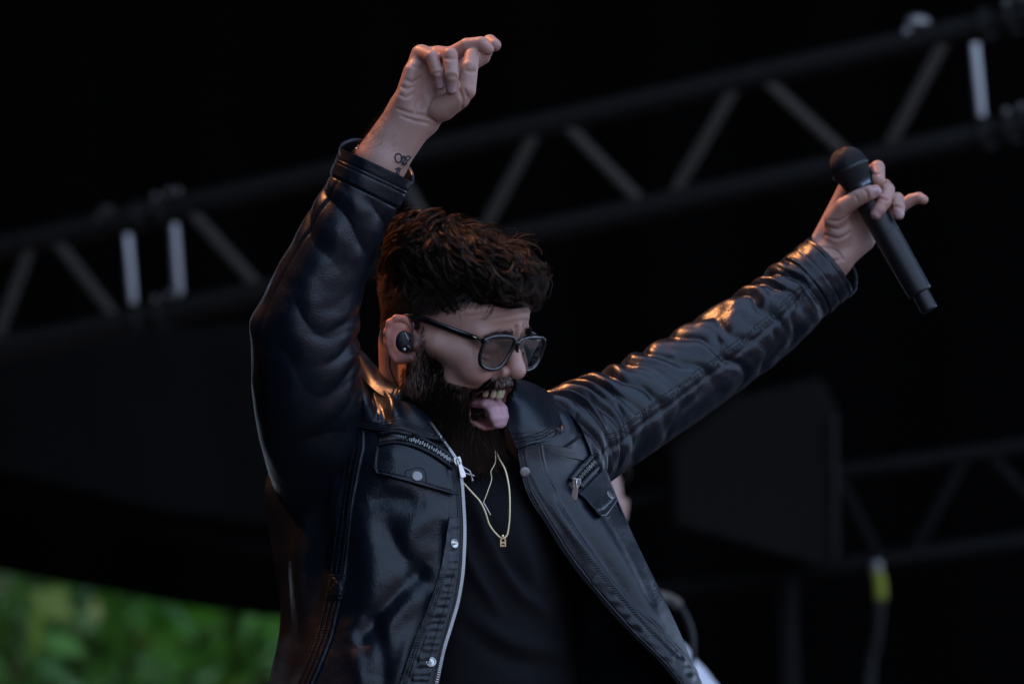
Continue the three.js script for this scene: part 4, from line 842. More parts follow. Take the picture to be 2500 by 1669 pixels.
{ // stitches
  const g = [];
  for (const o of [-15, -3, 9]) g.push(...stitch(mainS, seamPts.slice(0, 10).map(([u, v]) => [u + o, v]), 6));
  g.push(...stitch(mainS, zipPts.slice(3, 12).map(([u, v]) => [u - 12, v]), 6), ...stitch(mainS, zipPts.slice(3, 7).map(([u, v]) => [u - 17, v]), 6));
  g.push(...stitch(flapS, [[930, 1148], [972, 1159], [988, 1161], [990, 1150], [1002, 1146], [1020, 1141], [1036, 1148], [1040, 1166], [1044, 1180], [1080, 1190], [1104, 1196]], 5), ...stitch(flapS, [[920, 1094], [916, 1115], [917, 1140], [928, 1147]], 5), ...stitch(flapS, [[926, 1094], [923, 1115], [924, 1138]], 5), ...stitch(flapS, [[1102, 1160], [1107, 1180], [1110, 1196]], 5));
  for (const o of [0, 6, 12]) g.push(...stitch((u, v) => onSheet(yoke, u, v), [[866, 1026 + o * 1.1], [905, 1034 + o], [940, 1030 + o], [975, 1026 + o], [1021, 1040 + o], [1066, 1056 + o * 0.8]], 5));
  for (const o of [0, 5, 10]) g.push(...stitch((u, v) => onSheet(placket, u, v), [[1076 + o, 1400], [1052 + o, 1480], [1022 + o, 1550], [990 + o, 1640], [970 + o, 1700]], 6));
  g.push(...stitch((u, v) => onSheet(placket, u, v), [[1108, 1390], [1088, 1470], [1066, 1540], [1042, 1630]], 6));
  for (const o of [0, 5, 10]) g.push(...stitch(farS, farEdge.slice(0, 8).map(([u, v], i) => [u + (48 + o) * (i < 2 ? 0.3 : i < 3 ? 0.6 : 0.8), v + 4 - (i > 3 ? 20 : 0)]), 6));
  for (const o of [0, 6]) g.push(...stitch(farS, farEdge.map(([u, v]) => [u + 6 + o, v]), 6));
  for (const o of [0, 7, 14]) g.push(...stitch((u, v) => onSheet(collarF, u, v), [[1262 + o * 0.2, 1086 - o], [1296, 1076 - o], [1330 - o * 0.3, 1066 - o], [1362 - o, 1043 - o * 0.3]], 5));
  for (const o of [0, 5, 10]) g.push(...stitch((u, v) => onSheet(farYoke, u, v), [[1338 + o * 0.4, 1112 - o * 0.3], [1384 + o * 0.6, 1090 - o], [1424 + o * 0.4, 1062 - o * 1.4]], 5));
  for (const o of [0, 6, 12]) g.push(...stitch((u, v) => onSheet(collarN, u, v), [[958 + o * 0.6, 950 + o * 0.4], [984 - o * 0.3, 956 + o * 0.2], [978 - o * 0.5, 970 - o * 0.2]], 4));
  stuff(part('stitching', g, M.thread));
  // lengthwise triple stitching on the microphone sleeve
  const h = [];
  for (const o of [-0.10, -0.17, -0.24]) { const Q = []; for (let i = 0; i <= 150; i++) { const t = mix(0.13, 0.87, i / 150), q = farSleeve.userData.at(t, 0.25 - 0.5 * (t - 0.5) + o); Q.push(q.p.addScaledVector(q.n, 0.3)); } for (let i = 0; i < 150; i += 2) h.push(tube([Q[i], Q[i + 1]], 0.8, 5)); }
  stuff(part('stitching', h, M.thread));
}
// belt tab on the side seam
{
  const rows = [1403, 1432, 1462].map(v => [-17, 0, 17].map(o => { const u = seamAt(v) + 4 + o, s = mainS(u, v); return [u, v, s.p.z + 3.4]; }));
  const tab = sheet(rows, 20, 28, { thick: 2.5, disp: (u, v, s, t) => 0.9 * ns(u / 9, v / 9, 7) - 0.8 * Math.exp(-(((s - 0.08) / 0.03) ** 2)) - 0.8 * Math.exp(-(((s - 0.92) / 0.03) ** 2)) - 0.8 * Math.exp(-(((t - 0.07) / 0.03) ** 2)) - 0.8 * Math.exp(-(((t - 0.93) / 0.03) ** 2)) });
  part('belt_tab', tab);
}
// far pocket: zip, pull, flap
{
  const z = (u, v, k) => { const o = farS(u, v), y = onSheet(farYoke, u, v); return Math.max(o.p.z, v < 1140 ? y.p.z : -999) + k; };
  const S = (u, v) => { const o = farS(u, v); return { p: U(u, v, z(u, v, 5)), n: o.n.clone() }; };
  const zl = [[1456, 1122], [1440, 1139], [1422, 1158], [1404, 1180]];
  stuff(part('zip_teeth', zipTeeth(S, zl, 4.2, 2.4, 'both', 0.8), M.snapMetal));
  part('zip_tape', tube(lineOn(S, zl, 20, -5).map(o => o.p), 5, 10), M.thread);
  part('pocket_welt', pipe(S, zl.map(([u, v]) => [u - 11, v - 8]), 3, 20, 0.2)); part('pocket_welt', pipe(S, zl.map(([u, v]) => [u + 12, v + 9]), 3, 20, 0.2));
  const o = S(1402, 1184); part('zip_pull', pull(o.p.clone().addScaledVector(o.n, 4), V(0.15, 1, 0.1), V(-0.1, 0, 1), 1.1), M.steel);
  const f = sheet([[[1414, 1204], [1436, 1184], [1456, 1162], [1474, 1146]], [[1430, 1216], [1452, 1200], [1472, 1184], [1488, 1170]], [[1444, 1232], [1466, 1222], [1484, 1208], [1498, 1198]], [[1468, 1258], [1480, 1258], [1492, 1244], [1507, 1222]]].map((r, j) => r.map(([u, v]) => [u, v, z(u, v, 6 + j * 3)])), 40, 34, { thick: 2.6, disp: (u, v, s, t) => clothN(u, v, 34) * 0.7 - 0.8 * Math.exp(-(((t - 0.88) / 0.03) ** 2)) });
  part('pocket_flap', f);
  part('snap', snap((u, v) => onSheet(f, u, v), 1489, 1208, 6, false), M.snapMetal);
  part('snap', snap((u, v) => { const o = farS(u, v); o.p.addScaledVector(o.n, 1); return o; }, 1281, 1152, 6.5, false), M.snapMetal);
  part('snap', snap(farS, 1457, 1416, 6.5, false), M.leatherEdge);
}
// ---------------------------------------------------------------- hair and beard
class Strands {
  constructor(tone) { this.pos = []; this.idx = []; this.nor = []; this.col = []; this.tone = tone; }
  add(pts, r0, r1) {  // three-sided tapering strand
    const m = pts.length, b = this.pos.length / 3, tn = this.tone, kk = Math.exp(gauss() * 0.35) * (this.k || 1), wm = rr(0.85, 1.25); let up = V(rnd() - 0.5, rnd() - 0.5, rnd() - 0.5);
    for (let i = 0; i < m; i++) {
      const t = V().subVectors(pts[Math.min(i + 1, m - 1)], pts[Math.max(i - 1, 0)]).normalize(); up.addScaledVector(t, -up.dot(t)).normalize();
      const s = V().crossVectors(t, up), R = mix(r0, r1, i / (m - 1));
      for (let k = 0; k < 3; k++) { const a = k * 2.0944, c = Math.cos(a), d = Math.sin(a), nx = up.x * c + s.x * d, ny = up.y * c + s.y * d, nz = up.z * c + s.z * d; this.nor.push(nx, ny, nz); this.col.push(tn[0] * kk * wm, tn[1] * kk, tn[2] * kk); this.pos.push(pts[i].x + nx * R, pts[i].y + ny * R, pts[i].z + nz * R); }
    }
    for (let i = 0; i < m - 1; i++) for (let k = 0; k < 3; k++) { const a = b + i * 3 + k, c = b + i * 3 + (k + 1) % 3; this.idx.push(a, a + 3, c, c, a + 3, c + 3); }
  }
  geo() { const g = new THREE.BufferGeometry(); g.setAttribute('position', new THREE.Float32BufferAttribute(this.pos, 3)); g.setAttribute('normal', new THREE.Float32BufferAttribute(this.nor, 3)); g.setAttribute('color', new THREE.Float32BufferAttribute(this.col, 3)); g.setIndex(this.idx); return g; }
}
// volume of the combed hair in the head frame
const hv = [ell(V(0, 66, -4), 79, 70, 98), ell(V(-6, 98, 60), 66, 38, 50), ell(V(-30, 100, 10), 52, 40, 70), ell(V(-20, 94, 96), 44, 24, 28), ell(V(-28, 104, -30), 54, 48, 60)];
const hairVol = (x, y, z) => { let d = hv[0](x, y, z); for (let i = 1; i < 5; i++) d = smin(d, hv[i](x, y, z), 14); return d; };
const grad = (f, p, e = 1.5) => V(f(p.x + e, p.y, p.z) - f(p.x - e, p.y, p.z), f(p.x, p.y + e, p.z) - f(p.x, p.y - e, p.z), f(p.x, p.y, p.z + e) - f(p.x, p.y, p.z - e)).normalize();
{
  const S = new Strands([0.30, 0.205, 0.140]);
  // lower edge of the long hair (above the clipped sides)
  const edge = z => z < 0 ? mix(44, 50, sstep(-95, 0, z)) : mix(50, 77, sstep(0, 80, z));
  const flow = p => {
    const back = sstep(-10, -60, p.z), side = clamp(-p.x / 60, -1, 1);
    const d = V(-0.35 + 0.25 * side, -0.35 - 0.25 * Math.abs(side), 1.0);           // brushed forward and towards the near side
    d.lerp(V(-0.55, -0.9, -0.55), back);
    return d;
  };
  const clumps = 430;
  for (let c = 0; c < clumps; c++) {
    // root on the scalp
    let p, tries = 0;
    do { p = V(rr(-88, 80), rr(44, 165), rr(-105, 120)); const d = hairVol(p.x, p.y, p.z); tries++; if (d > 0 || d < -26) { p.y = 0; continue; } for (let k = 0; k < 3; k++) p.addScaledVector(grad(hairVol, p), (-15 - hairVol(p.x, p.y, p.z)) * 0.9); } while ((p.y < edge(p.z) + 4 || p.z > 96) && tries < 90);
    if (p.y < 30) continue;
    const len = (p.z < -20 ? rr(45, 70) : rr(60, 105)) * (p.y < 75 ? 0.7 : 1), steps = 15, ph = rnd() * 6.28, amp = rr(0.35, 1.0), wl = rr(30, 54), lift = rr(-9, 3), curl = rnd() < 0.5 ? 1 : -1;
    for (let k = 0; k < 4; k++) p.addScaledVector(grad(hairVol, p), (-15 - hairVol(p.x, p.y, p.z)) * 0.9);
    const path = [p.clone()]; let q = p.clone();
    for (let i = 1; i <= steps; i++) {
      const s = i / steps, n = grad(hairVol, q), f = flow(q).normalize(), side = V().crossVectors(n, f).normalize();
      const w = Math.sin(s * len / wl * 6.28 + ph) * amp * (0.5 + s) + 0.6 * ns(q.x * 0.018, q.y * 0.018, q.z * 0.018 + 2);
      f.addScaledVector(side, w).addScaledVector(n, 0.9 * Math.exp(-s * 6));
      if (s > 0.7 && q.z > 40) { f.addScaledVector(n, -1.5 * (s - 0.65)); f.addScaledVector(side, curl * 2.4 * (s - 0.7)); f.y -= 1.2 * (s - 0.65); }
      f.addScaledVector(n, -f.dot(n) * 0.55).normalize();
      q = q.clone().addScaledVector(f, len / steps);
      const want = mix(-16, lift, sstep(0, 0.45, s)) + 4.0 * Math.sin(s * len / wl * 6.28 + ph * 1.7) * s - (q.z > 70 ? 0 : 0), d = hairVol(q.x, q.y, q.z);
      q.addScaledVector(grad(hairVol, q), (want - d) * 0.55);
      path.push(q);
    }
    for (let it = 0; it < 4; it++) for (let i = 1; i < steps; i++) path[i].lerp(path[i - 1].clone().add(path[i + 1]).multiplyScalar(0.5), 0.5);
    S.k = Math.exp(gauss() * 0.5);
    const K = 36, wdt = rr(4, 8.5);
    for (let k = 0; k < K; k++) {
      const a = rnd() * 6.283, r = Math.sqrt(rnd()) * wdt, ox = V(Math.cos(a) * r, Math.sin(a) * r, gauss() * 2.0), cut = rr(0.72, 1), o2 = V(gauss(), gauss(), gauss()), tw = rr(-1.2, 1.2);
      const pts = [];
      for (let i = 0; i <= 12; i++) {
        const s = i / 12 * cut, f = s * steps, j = Math.min(Math.floor(f), steps - 1), b = path[j].clone().lerp(path[j + 1], f - j);
        const spread = mix(1, 0.30, sstep(0.1, 0.85, s)), ca = Math.cos(tw * s * 3), sa = Math.sin(tw * s * 3);
        b.add(V((ox.x * ca - ox.y * sa) * spread, (ox.x * sa + ox.y * ca) * spread * 0.8, ox.z * spread)).addScaledVector(o2, s * s * 1.6);
        pts.push(b);
      }
      S.add(pts, 0.33, 0.13);
    }
    // stray hairs
    if (rnd() < 0.8) for (let k = 0; k < 3; k++) { const o = V(gauss(), Math.abs(gauss()) * 1.3, gauss()); S.add(path.filter((_, i) => i > 2).map((b, i, A) => b.clone().addScaledVector(o, 9 * (i / A.length) ** 2 + 1)), 0.2, 0.1); }
  }
  S.k = 1;
  // curls hanging over the forehead, sighted in the enlarged face view
  const curls = [[[720, 560, 70], [690, 600, 80], [662, 625, 84], [690, 632, 86], [735, 655, 86], [744, 682, 85]], [[800, 545, 76], [826, 570, 82], [850, 572, 84], [858, 548, 82]], [[820, 560, 76], [790, 600, 86], [770, 640, 88], [735, 668, 88], [690, 650, 86]], [[960, 480, 66], [1010, 540, 60], [1000, 610, 58], [1030, 625, 56]], [[1040, 470, 40], [1062, 540, 36], [1045, 600, 36], [1010, 622, 40]], [[900, 520, 80], [915, 560, 84], [890, 585, 86], [860, 570, 84]], [[990, 500, 60], [980, 560, 62], [1005, 615, 60]], [[760, 545, 76], [800, 590, 86], [820, 580, 86]], [[640, 560, 70], [610, 600, 74], [640, 625, 80], [672, 615, 82]], [[560, 560, 60], [600, 600, 68], [650, 605, 74]], [[870, 500, 80], [850, 540, 86], [815, 575, 90], [830, 600, 90]], [[930, 500, 76], [950, 545, 76], [985, 575, 70], [1005, 560, 66]], [[1010, 480, 56], [1035, 540, 50], [1028, 590, 48], [1000, 600, 52]], [[700, 540, 74], [740, 590, 84], [790, 605, 88], [815, 575, 88]], [[1050, 420, 34], [1070, 480, 30], [1060, 560, 30], [1040, 590, 34]]];
  for (const c of curls) { const P = c.map(([a, b, z]) => [850 + a * 0.4464, 480 + b * 0.4464, z + HZ]); for (let k = 0; k < 34; k++) { const o = [gauss() * 4.2, gauss() * 4.2, gauss() * 4]; S.add(Array.from({ length: 14 }, (_, i) => { const q = cr(P, i / 13 * rr(0.97, 1)); const w = 1 - 0.6 * i / 13; return toHead(U(q[0] + o[0] * w, q[1] + o[1] * w, q[2] + o[2] * w)); }), 0.3, 0.12); } }
  // visible locks: laid over the hair as they sweep in the photograph (sighted in the enlarged face view), following the hair's own surface
  const hairAt = (a, b, lift) => { const u = 850 + a * 0.4464, v = 480 + b * 0.4464; for (let z = HZ + 150; z > HZ - 70; z -= 3) { const p = toHead(U(u, v, z)); if (hairVol(p.x, p.y, p.z) < lift) return z; } return null; };
  const lock = (a, b, th, turn, len, wob, n) => {
    const P = []; let z = hairAt(a, b, 1); if (z === null) return; const ph = rnd() * 6.28, k = Math.exp(gauss() * 0.45), lift0 = rr(-3, 5);
    for (let i = 0; i <= 16; i++) {
      const s = i / 16, q = hairAt(a, b, -6 + (8 + lift0) * sstep(0, 0.35, s)); z = q === null ? z - 2 : mix(z, q, 0.6); P.push([850 + a * 0.4464, 480 + b * 0.4464, z]);
      const t = th + turn * s * s * 0.6 + turn * s * 0.4 + wob * Math.sin(s * 7 + ph); a += Math.cos(t) * len / 16; b += Math.sin(t) * len / 16;
    }
    S.k = k; const w0 = rr(4, 8);
    for (let j = 0; j < n; j++) { const c = [gauss() * w0, gauss() * w0, gauss() * 4], cut = rr(0.75, 1), tw = gauss() * 0.8; S.add(Array.from({ length: 14 }, (_, i) => { const s = i / 13 * cut, q = cr(P, s), w = 0.55 - 0.38 * s, ca = Math.cos(tw * s * 4), sa = Math.sin(tw * s * 4); return toHead(U(q[0] + (c[0] * ca - c[1] * sa) * w, q[1] + (c[0] * sa + c[1] * ca) * w, q[2] + c[2] * w)); }), 0.34, 0.13); }
  };
  for (let i = 0; i < 60; i++) lock(rr(300, 540), rr(70, 300), rr(2.5, 3.1), rr(-1.3, -0.5), rr(130, 230), 0.15, 30);
  for (let i = 0; i < 90; i++) lock(rr(230, 640), rr(100, 380), rr(0.9, 1.6), rr(-1.5, -0.6), rr(140, 260), 0.2, 30);
  for (let i = 0; i < 110; i++) lock(rr(540, 960), rr(130, 400), rr(-0.5, 0.5), rr(1.2, 3.2), rr(150, 270), 0.25, 30);
  for (let i = 0; i < 26; i++) lock(rr(840, 1010), rr(300, 440), rr(0.6, 1.4), rr(1.0, 4.2) * (rnd() < 0.7 ? 1 : -1), rr(110, 200), 0.2, 26);
  S.k = 1;
  // clipped sides
  for (let i = 0; i < 22000; i++) {
    const a = rnd() * 6.283, e = Math.acos(rr(-0.75, 0.75)), p = V(Math.sin(e) * Math.cos(a) * 76, 46 + Math.cos(e) * 80, Math.sin(e) * Math.sin(a) * 97);
    let ok = true; for (let k = 0; k < 3; k++) p.addScaledVector(grad(headSDF, p), -headSDF(p.x, p.y, p.z) * 0.9);
    if (p.z > 80 || p.x > 60 || rnd() > hairMask(p.x, p.y, p.z)) continue;
    const n = grad(headSDF, p), l = mix(2.2, 9, sstep(-10, 60, p.y)), d = n.clone().multiplyScalar(0.55).add(V(gauss() * 0.2, -0.75 + gauss() * 0.2, -0.25 + gauss() * 0.2)).normalize();
    S.add([p.clone(), p.clone().addScaledVector(d, l * 0.5).addScaledVector(n, 0.3), p.clone().addScaledVector(d, l)], 0.24, 0.1);
  }
  add('hair', S.geo().applyMatrix4(headM), M.hair, singer);
  // dense underlayer so that the scalp does not show between locks
  const under = (x, y, z) => Math.max(hairVol(x, y, z) + 13, edge(z) - 4 - y);
  add('hair_underlayer', nets((x, y, z) => under(x, y, z) + 2.6 * ns(x * 0.16, y * 0.16, z * 0.05) + 1.2 * ns(x * 0.4, y * 0.4, z * 0.1), [-95, 30, -115], [95, 165, 130], 2.6).applyMatrix4(headM), M.hairDark, singer);
}
{ // beard, moustache, brows
  const S = new Strands([0.20, 0.135, 0.095]);
  const src = [];
  for (let i = 0; i < 110000 && src.length < 21000; i++) {
    const p = V(rr(-72, 50), rr(-140, 30), rr(-8, 112)); const d0 = headSDF(p.x, p.y, p.z); if (Math.abs(d0) > 12) continue;
    for (let k = 0; k < 3; k++) p.addScaledVector(grad(headSDF, p), -headSDF(p.x, p.y, p.z) * 0.95);
    if (Math.abs(headSDF(p.x, p.y, p.z)) > 0.8) continue;
    const m = beardMask(p.x, p.y, p.z); if (rnd() > m || HP.mouth(p.x, p.y, p.z) < 2.5 || earD(p.x, p.y, p.z) < 2) continue;
    if (lipAt(p.x, p.y, p.z) > 0.5) continue;
    src.push(p);
  }
  for (const p of src) {
    const n = grad(headSDF, p), chin = sstep(-66, -108, p.y) * sstep(20, 55, p.z), tache = p.y > -46 && p.z > 72 && Math.abs(p.x) < 36, sb = sstep(-30, 10, p.y);
    const l = tache ? rr(5, 9) : mix(rr(6, 11), rr(24, 46), chin) * mix(1, 0.55, sb);
    const dn = tache ? V(p.x * 0.05 + Math.sign(p.x) * 0.3, -0.7, 0.1) : V(p.x * 0.004, -1, 0.30 + 0.25 * chin), d = n.clone().multiplyScalar(tache ? 0.35 : 0.45).add(dn).normalize();
    const side = V(gauss(), gauss() * 0.5, gauss()).multiplyScalar(0.16), cl = ns(p.x * 0.08, p.y * 0.08, p.z * 0.08) * 0.5;
    const pts = []; let q = p.clone().addScaledVector(n, -0.5), dir = d.clone().add(side);
    const N = chin > 0.3 ? 6 : 4;
    for (let i = 0; i <= N; i++) { pts.push(q.clone()); dir.y -= 0.10; dir.x += cl * 0.25; dir.add(V(gauss() * 0.16, gauss() * 0.10, gauss() * 0.16)).normalize(); q.addScaledVector(dir, l / N); }
    S.k = tache ? 0.4 : mix(0.75, 1.9, chin); S.add(pts, 0.27, 0.12);
  }
  S.k = 0.6;
  // brows
  for (let i = 0; i < 700; i++) {
    const s = i % 2 ? 1 : -1, bx = rr(9, 54), by = 31 - 0.10 * (bx - 25) - (bx > 40 ? 0.35 * (bx - 40) : 0) - (bx < 16 ? (16 - bx) * 0.35 : 0), p = V(s * bx, by + gauss() * 2, 96);
    for (let k = 0; k < 5; k++) p.addScaledVector(grad(headSDF, p), -headSDF(p.x, p.y, p.z) * 0.9);
    const n = grad(headSDF, p), d = V(s * 0.8, 0.25 + gauss() * 0.3, -0.2).addScaledVector(n, 0.35).normalize(); S.add([p, p.clone().addScaledVector(d, 4), p.clone().addScaledVector(d, 7.5).addScaledVector(n, -0.8)], 0.22, 0.08);
  }
  add('beard', S.geo().applyMatrix4(headM), M.beard, singer);
  // dense core of the chin beard
  const core = [cap(V(0, -108, 66), V(-1, -132, 72), 22, 11), cap(V(-22, -98, 52), V(-8, -122, 62), 18, 12), cap(V(22, -98, 52), V(8, -122, 62), 18, 12)];
  add('beard_core', nets((x, y, z) => { let d = core[0](x, y, z); d = smin(d, core[1](x, y, z), 10); d = smin(d, core[2](x, y, z), 10); d = smax(d, -HP.mouth(x, y, z) + 4, 4); return d + 2.2 * ns(x * 0.16, y * 0.05, z * 0.16); }, [-50, -150, 20], [50, -70, 100], 2.5).applyMatrix4(headM), M.hairDark, singer);
}
{ // fine hair on the raised forearm
  const S = new Strands([0.10, 0.065, 0.045]);
  for (let i = 0; i < 1500; i++) {
    const p = H1(rr(60, 560), rr(760, 1500), rr(-34, 14));
    if (Math.abs(hand1SDF(p.x, p.y, p.z)) > 14) continue;
    for (let k = 0; k < 4; k++) p.addScaledVector(grad(hand1SDF, p), -hand1SDF(p.x, p.y, p.z) * 0.95);
    const n = grad(hand1SDF, p); if (n.x > -0.25 && rnd() > 0.25) continue;
    const d = n.clone().multiplyScalar(0.5).add(V(-0.5 + gauss() * 0.3, -0.5 + gauss() * 0.3, gauss() * 0.3)).normalize(), l = rr(4, 9);
    S.add([p.clone(), p.clone().addScaledVector(d, l * 0.5).addScaledVector(n, 0.4), p.clone().addScaledVector(d, l)], 0.11, 0.05);
  }
  add('arm_hair', S.geo(), M.beard, singer);
}
// ---------------------------------------------------------------- glasses, in-ear monitor, microphone, chains, tattoo
{
  const f = headDir(V(0, 0, 1)), camP = V(0, 0, DIST);
  // a sighted point carried onto a plane of the spectacle front (head frame point + normal)
  const hit = (zx, zy, P0, n) => { const a = U(850 + zx * 0.4464, 480 + zy * 0.4464, 0), d = V().subVectors(a, camP), t = V().subVectors(P0, camP).dot(n) / d.dot(n); return camP.clone().addScaledVector(d, t); };
  const base = W(fromHead(V(0, 10, 100)));
  const t = thing('glasses', 'black thick-rimmed square glasses worn by the singer', 'glasses', base);
  const rims = [
    { n: headDir(V(-0.10, -0.06, 1)), P0: fromHead(V(-34, 6, 103)), o: [[742, 806], [752, 782], [780, 769], [830, 765], [884, 766], [904, 776], [909, 798], [898, 830], [876, 872], [850, 912], [820, 937], [784, 944], [746, 936], [724, 914], [720, 876], [730, 838]] },
    { n: headDir(V(0.10, -0.06, 1)), P0: fromHead(V(34, 6, 103)), o: [[926, 806], [940, 786], [962, 772], [1010, 769], [1054, 770], [1068, 782], [1070, 806], [1060, 846], [1046, 886], [1024, 922], [996, 942], [966, 947], [946, 938], [934, 906], [926, 866], [922, 834]] }];
  for (const r of rims) {
    const pts = r.o.map(([a, b]) => hit(a, b, r.P0, r.n)); const sm = []; const closed = [...pts, pts[0]];
    const curve = new THREE.CatmullRomCurve3(pts, true, 'catmullrom', 0.5); const N = 80, c = curve.getPoints(N);
    const g = [], X = V().crossVectors(V(0, 1, 0), r.n).normalize(), Y = V().crossVectors(r.n, X);
    // rim with a squarish section
    const pos = [], idx = []; const ctr = pts.reduce((a, p) => a.add(p), V()).multiplyScalar(1 / pts.length);
    for (let i = 0; i < N; i++) { const p = c[i], out = V().subVectors(p, ctr); out.addScaledVector(r.n, -out.dot(r.n)).normalize(); const topK = 1.0 + 0.5 * sstep(0.3, 0.9, out.y); for (let k = 0; k < 8; k++) { const a = k / 8 * 6.283 + 0.39, q = p.clone().addScaledVector(out, Math.cos(a) * 2.7 * topK).addScaledVector(r.n, Math.sin(a) * 2.6); pos.push(q.x, q.y, q.z); } }
    for (let i = 0; i < N; i++) for (let k = 0; k < 8; k++) { const a = i * 8 + k, b = i * 8 + (k + 1) % 8, A = ((i + 1) % N) * 8 + k, B = ((i + 1) % N) * 8 + (k + 1) % 8; idx.push(a, b, A, b, B, A); }
    add('rim', meshFrom(pos, idx), M.frame, t);
    const lp = [ctr.x, ctr.y, ctr.z], li = []; for (let i = 0; i < N; i++) { const q = c[i].clone().lerp(ctr, 0.02); lp.push(q.x, q.y, q.z); li.push(0, 1 + i, 1 + (i + 1) % N); }
    // slight dome of the lens
    const dome = []; for (let j = 0; j <= 8; j++) for (let i = 0; i < N; i++) { const s = j / 8, q = ctr.clone().lerp(c[i], s * 0.985).addScaledVector(r.n, 2.6 * (1 - s * s)); dome.push(q.x, q.y, q.z); }
    const di = []; for (let j = 0; j < 8; j++) for (let i = 0; i < N; i++) { const a = j * N + i, b = j * N + (i + 1) % N; di.push(a, a + N, b, b, a + N, b + N); }
    add('lens', meshFrom(dome, di), M.lens, t);
  }
  const A = hit(908, 800, rims[0].P0, rims[0].n), B = hit(928, 806, rims[1].P0, rims[1].n), mid = A.clone().lerp(B, 0.5).add(headDir(V(0, 0.6, 0.7)).multiplyScalar(3));
  add('bridge', tube([A, A.clone().lerp(mid, 0.6), mid, B.clone().lerp(mid, 0.6), B], 2.6, 8), M.frame, t);
  const h0 = hit(748, 792, rims[0].P0, rims[0].n), earB = fromHead(V(-78, 26, -8)), k1 = fromHead(V(-77, 31, 22));
  const arm = (pts, nm) => { const c = new THREE.CatmullRomCurve3(pts).getPoints(24), g = tube(c, 1, 10), p = g.attributes.position, q = []; return tube(c, c.map((_, i) => mix(4.4, 4.6, i / 24)), 10); };
  const tA = add('temple', arm([h0, U(1160, 826, 92 + HZ), U(1080, 796, 80 + HZ), U(1022, 776, 68 + HZ), U(985, 775, 56 + HZ), U(962, 800, 44 + HZ)]), M.frame, t);
  const gold = tube([U(1155, 821, 98.5 + HZ), U(1180, 833, 101 + HZ)], 0.9, 6); add('hinge_pin', gold, M.gold, tA);
  add('temple', arm([hit(1068, 790, rims[1].P0, rims[1].n), fromHead(V(74, 20, 70)), fromHead(V(79, 26, 20)), fromHead(V(79, 24, -10))]), M.frame, t);
}
{ // in-ear monitor
  const z = EZ + 3, at = (a, b, c) => U(850 + a * 0.4464, 480 + b * 0.4464, z + c);
  const t = thing('earphone', 'black in-ear monitor plugged into the singer\'s ear', 'earphone', W(at(305, 840, 0)));
  const s = new THREE.SphereGeometry(1, 24, 18); s.scale(11.5, 13.6, 5); s.rotateZ(0.25); const c = at(304, 792, 0); s.translate(c.x, c.y, c.z); add('shell', s, M.black, t);
  const bar = tube([at(309, 742, 8), at(327, 782, 8)], 0.8, 6); add('trim_line', bar, M.dullsteel, t);
  const k = new THREE.SphereGeometry(2.5, 14, 10); const kc = at(307, 835, 8.5); k.translate(kc.x, kc.y, kc.z); add('screw', k, M.steel, t);
  add('clip', tube([at(322, 812, 7), at(333, 826, 6), at(342, 845, 4)], 3, 8), M.frame, t);
  const cab = []; for (let i = 0; i <= 60; i++) { const q = cr([[340, 800, 6], [350, 760, 6], [354, 720, 5], [345, 685, 3], [310, 655, -6], [250, 660, -16], [215, 760, -18], [225, 860, -8], [230, 940, -20], [262, 1020, -40], [285, 1055, -40], [310, 1085, -40]], i / 60); const w = i < 22 ? Math.sin(i * 2.1) * 0.8 : 0; cab.push(at(q[0] + w * 2, q[1], q[2])); }
  add('cable', tube(cab, 1.15, 7), M.black, t);
}
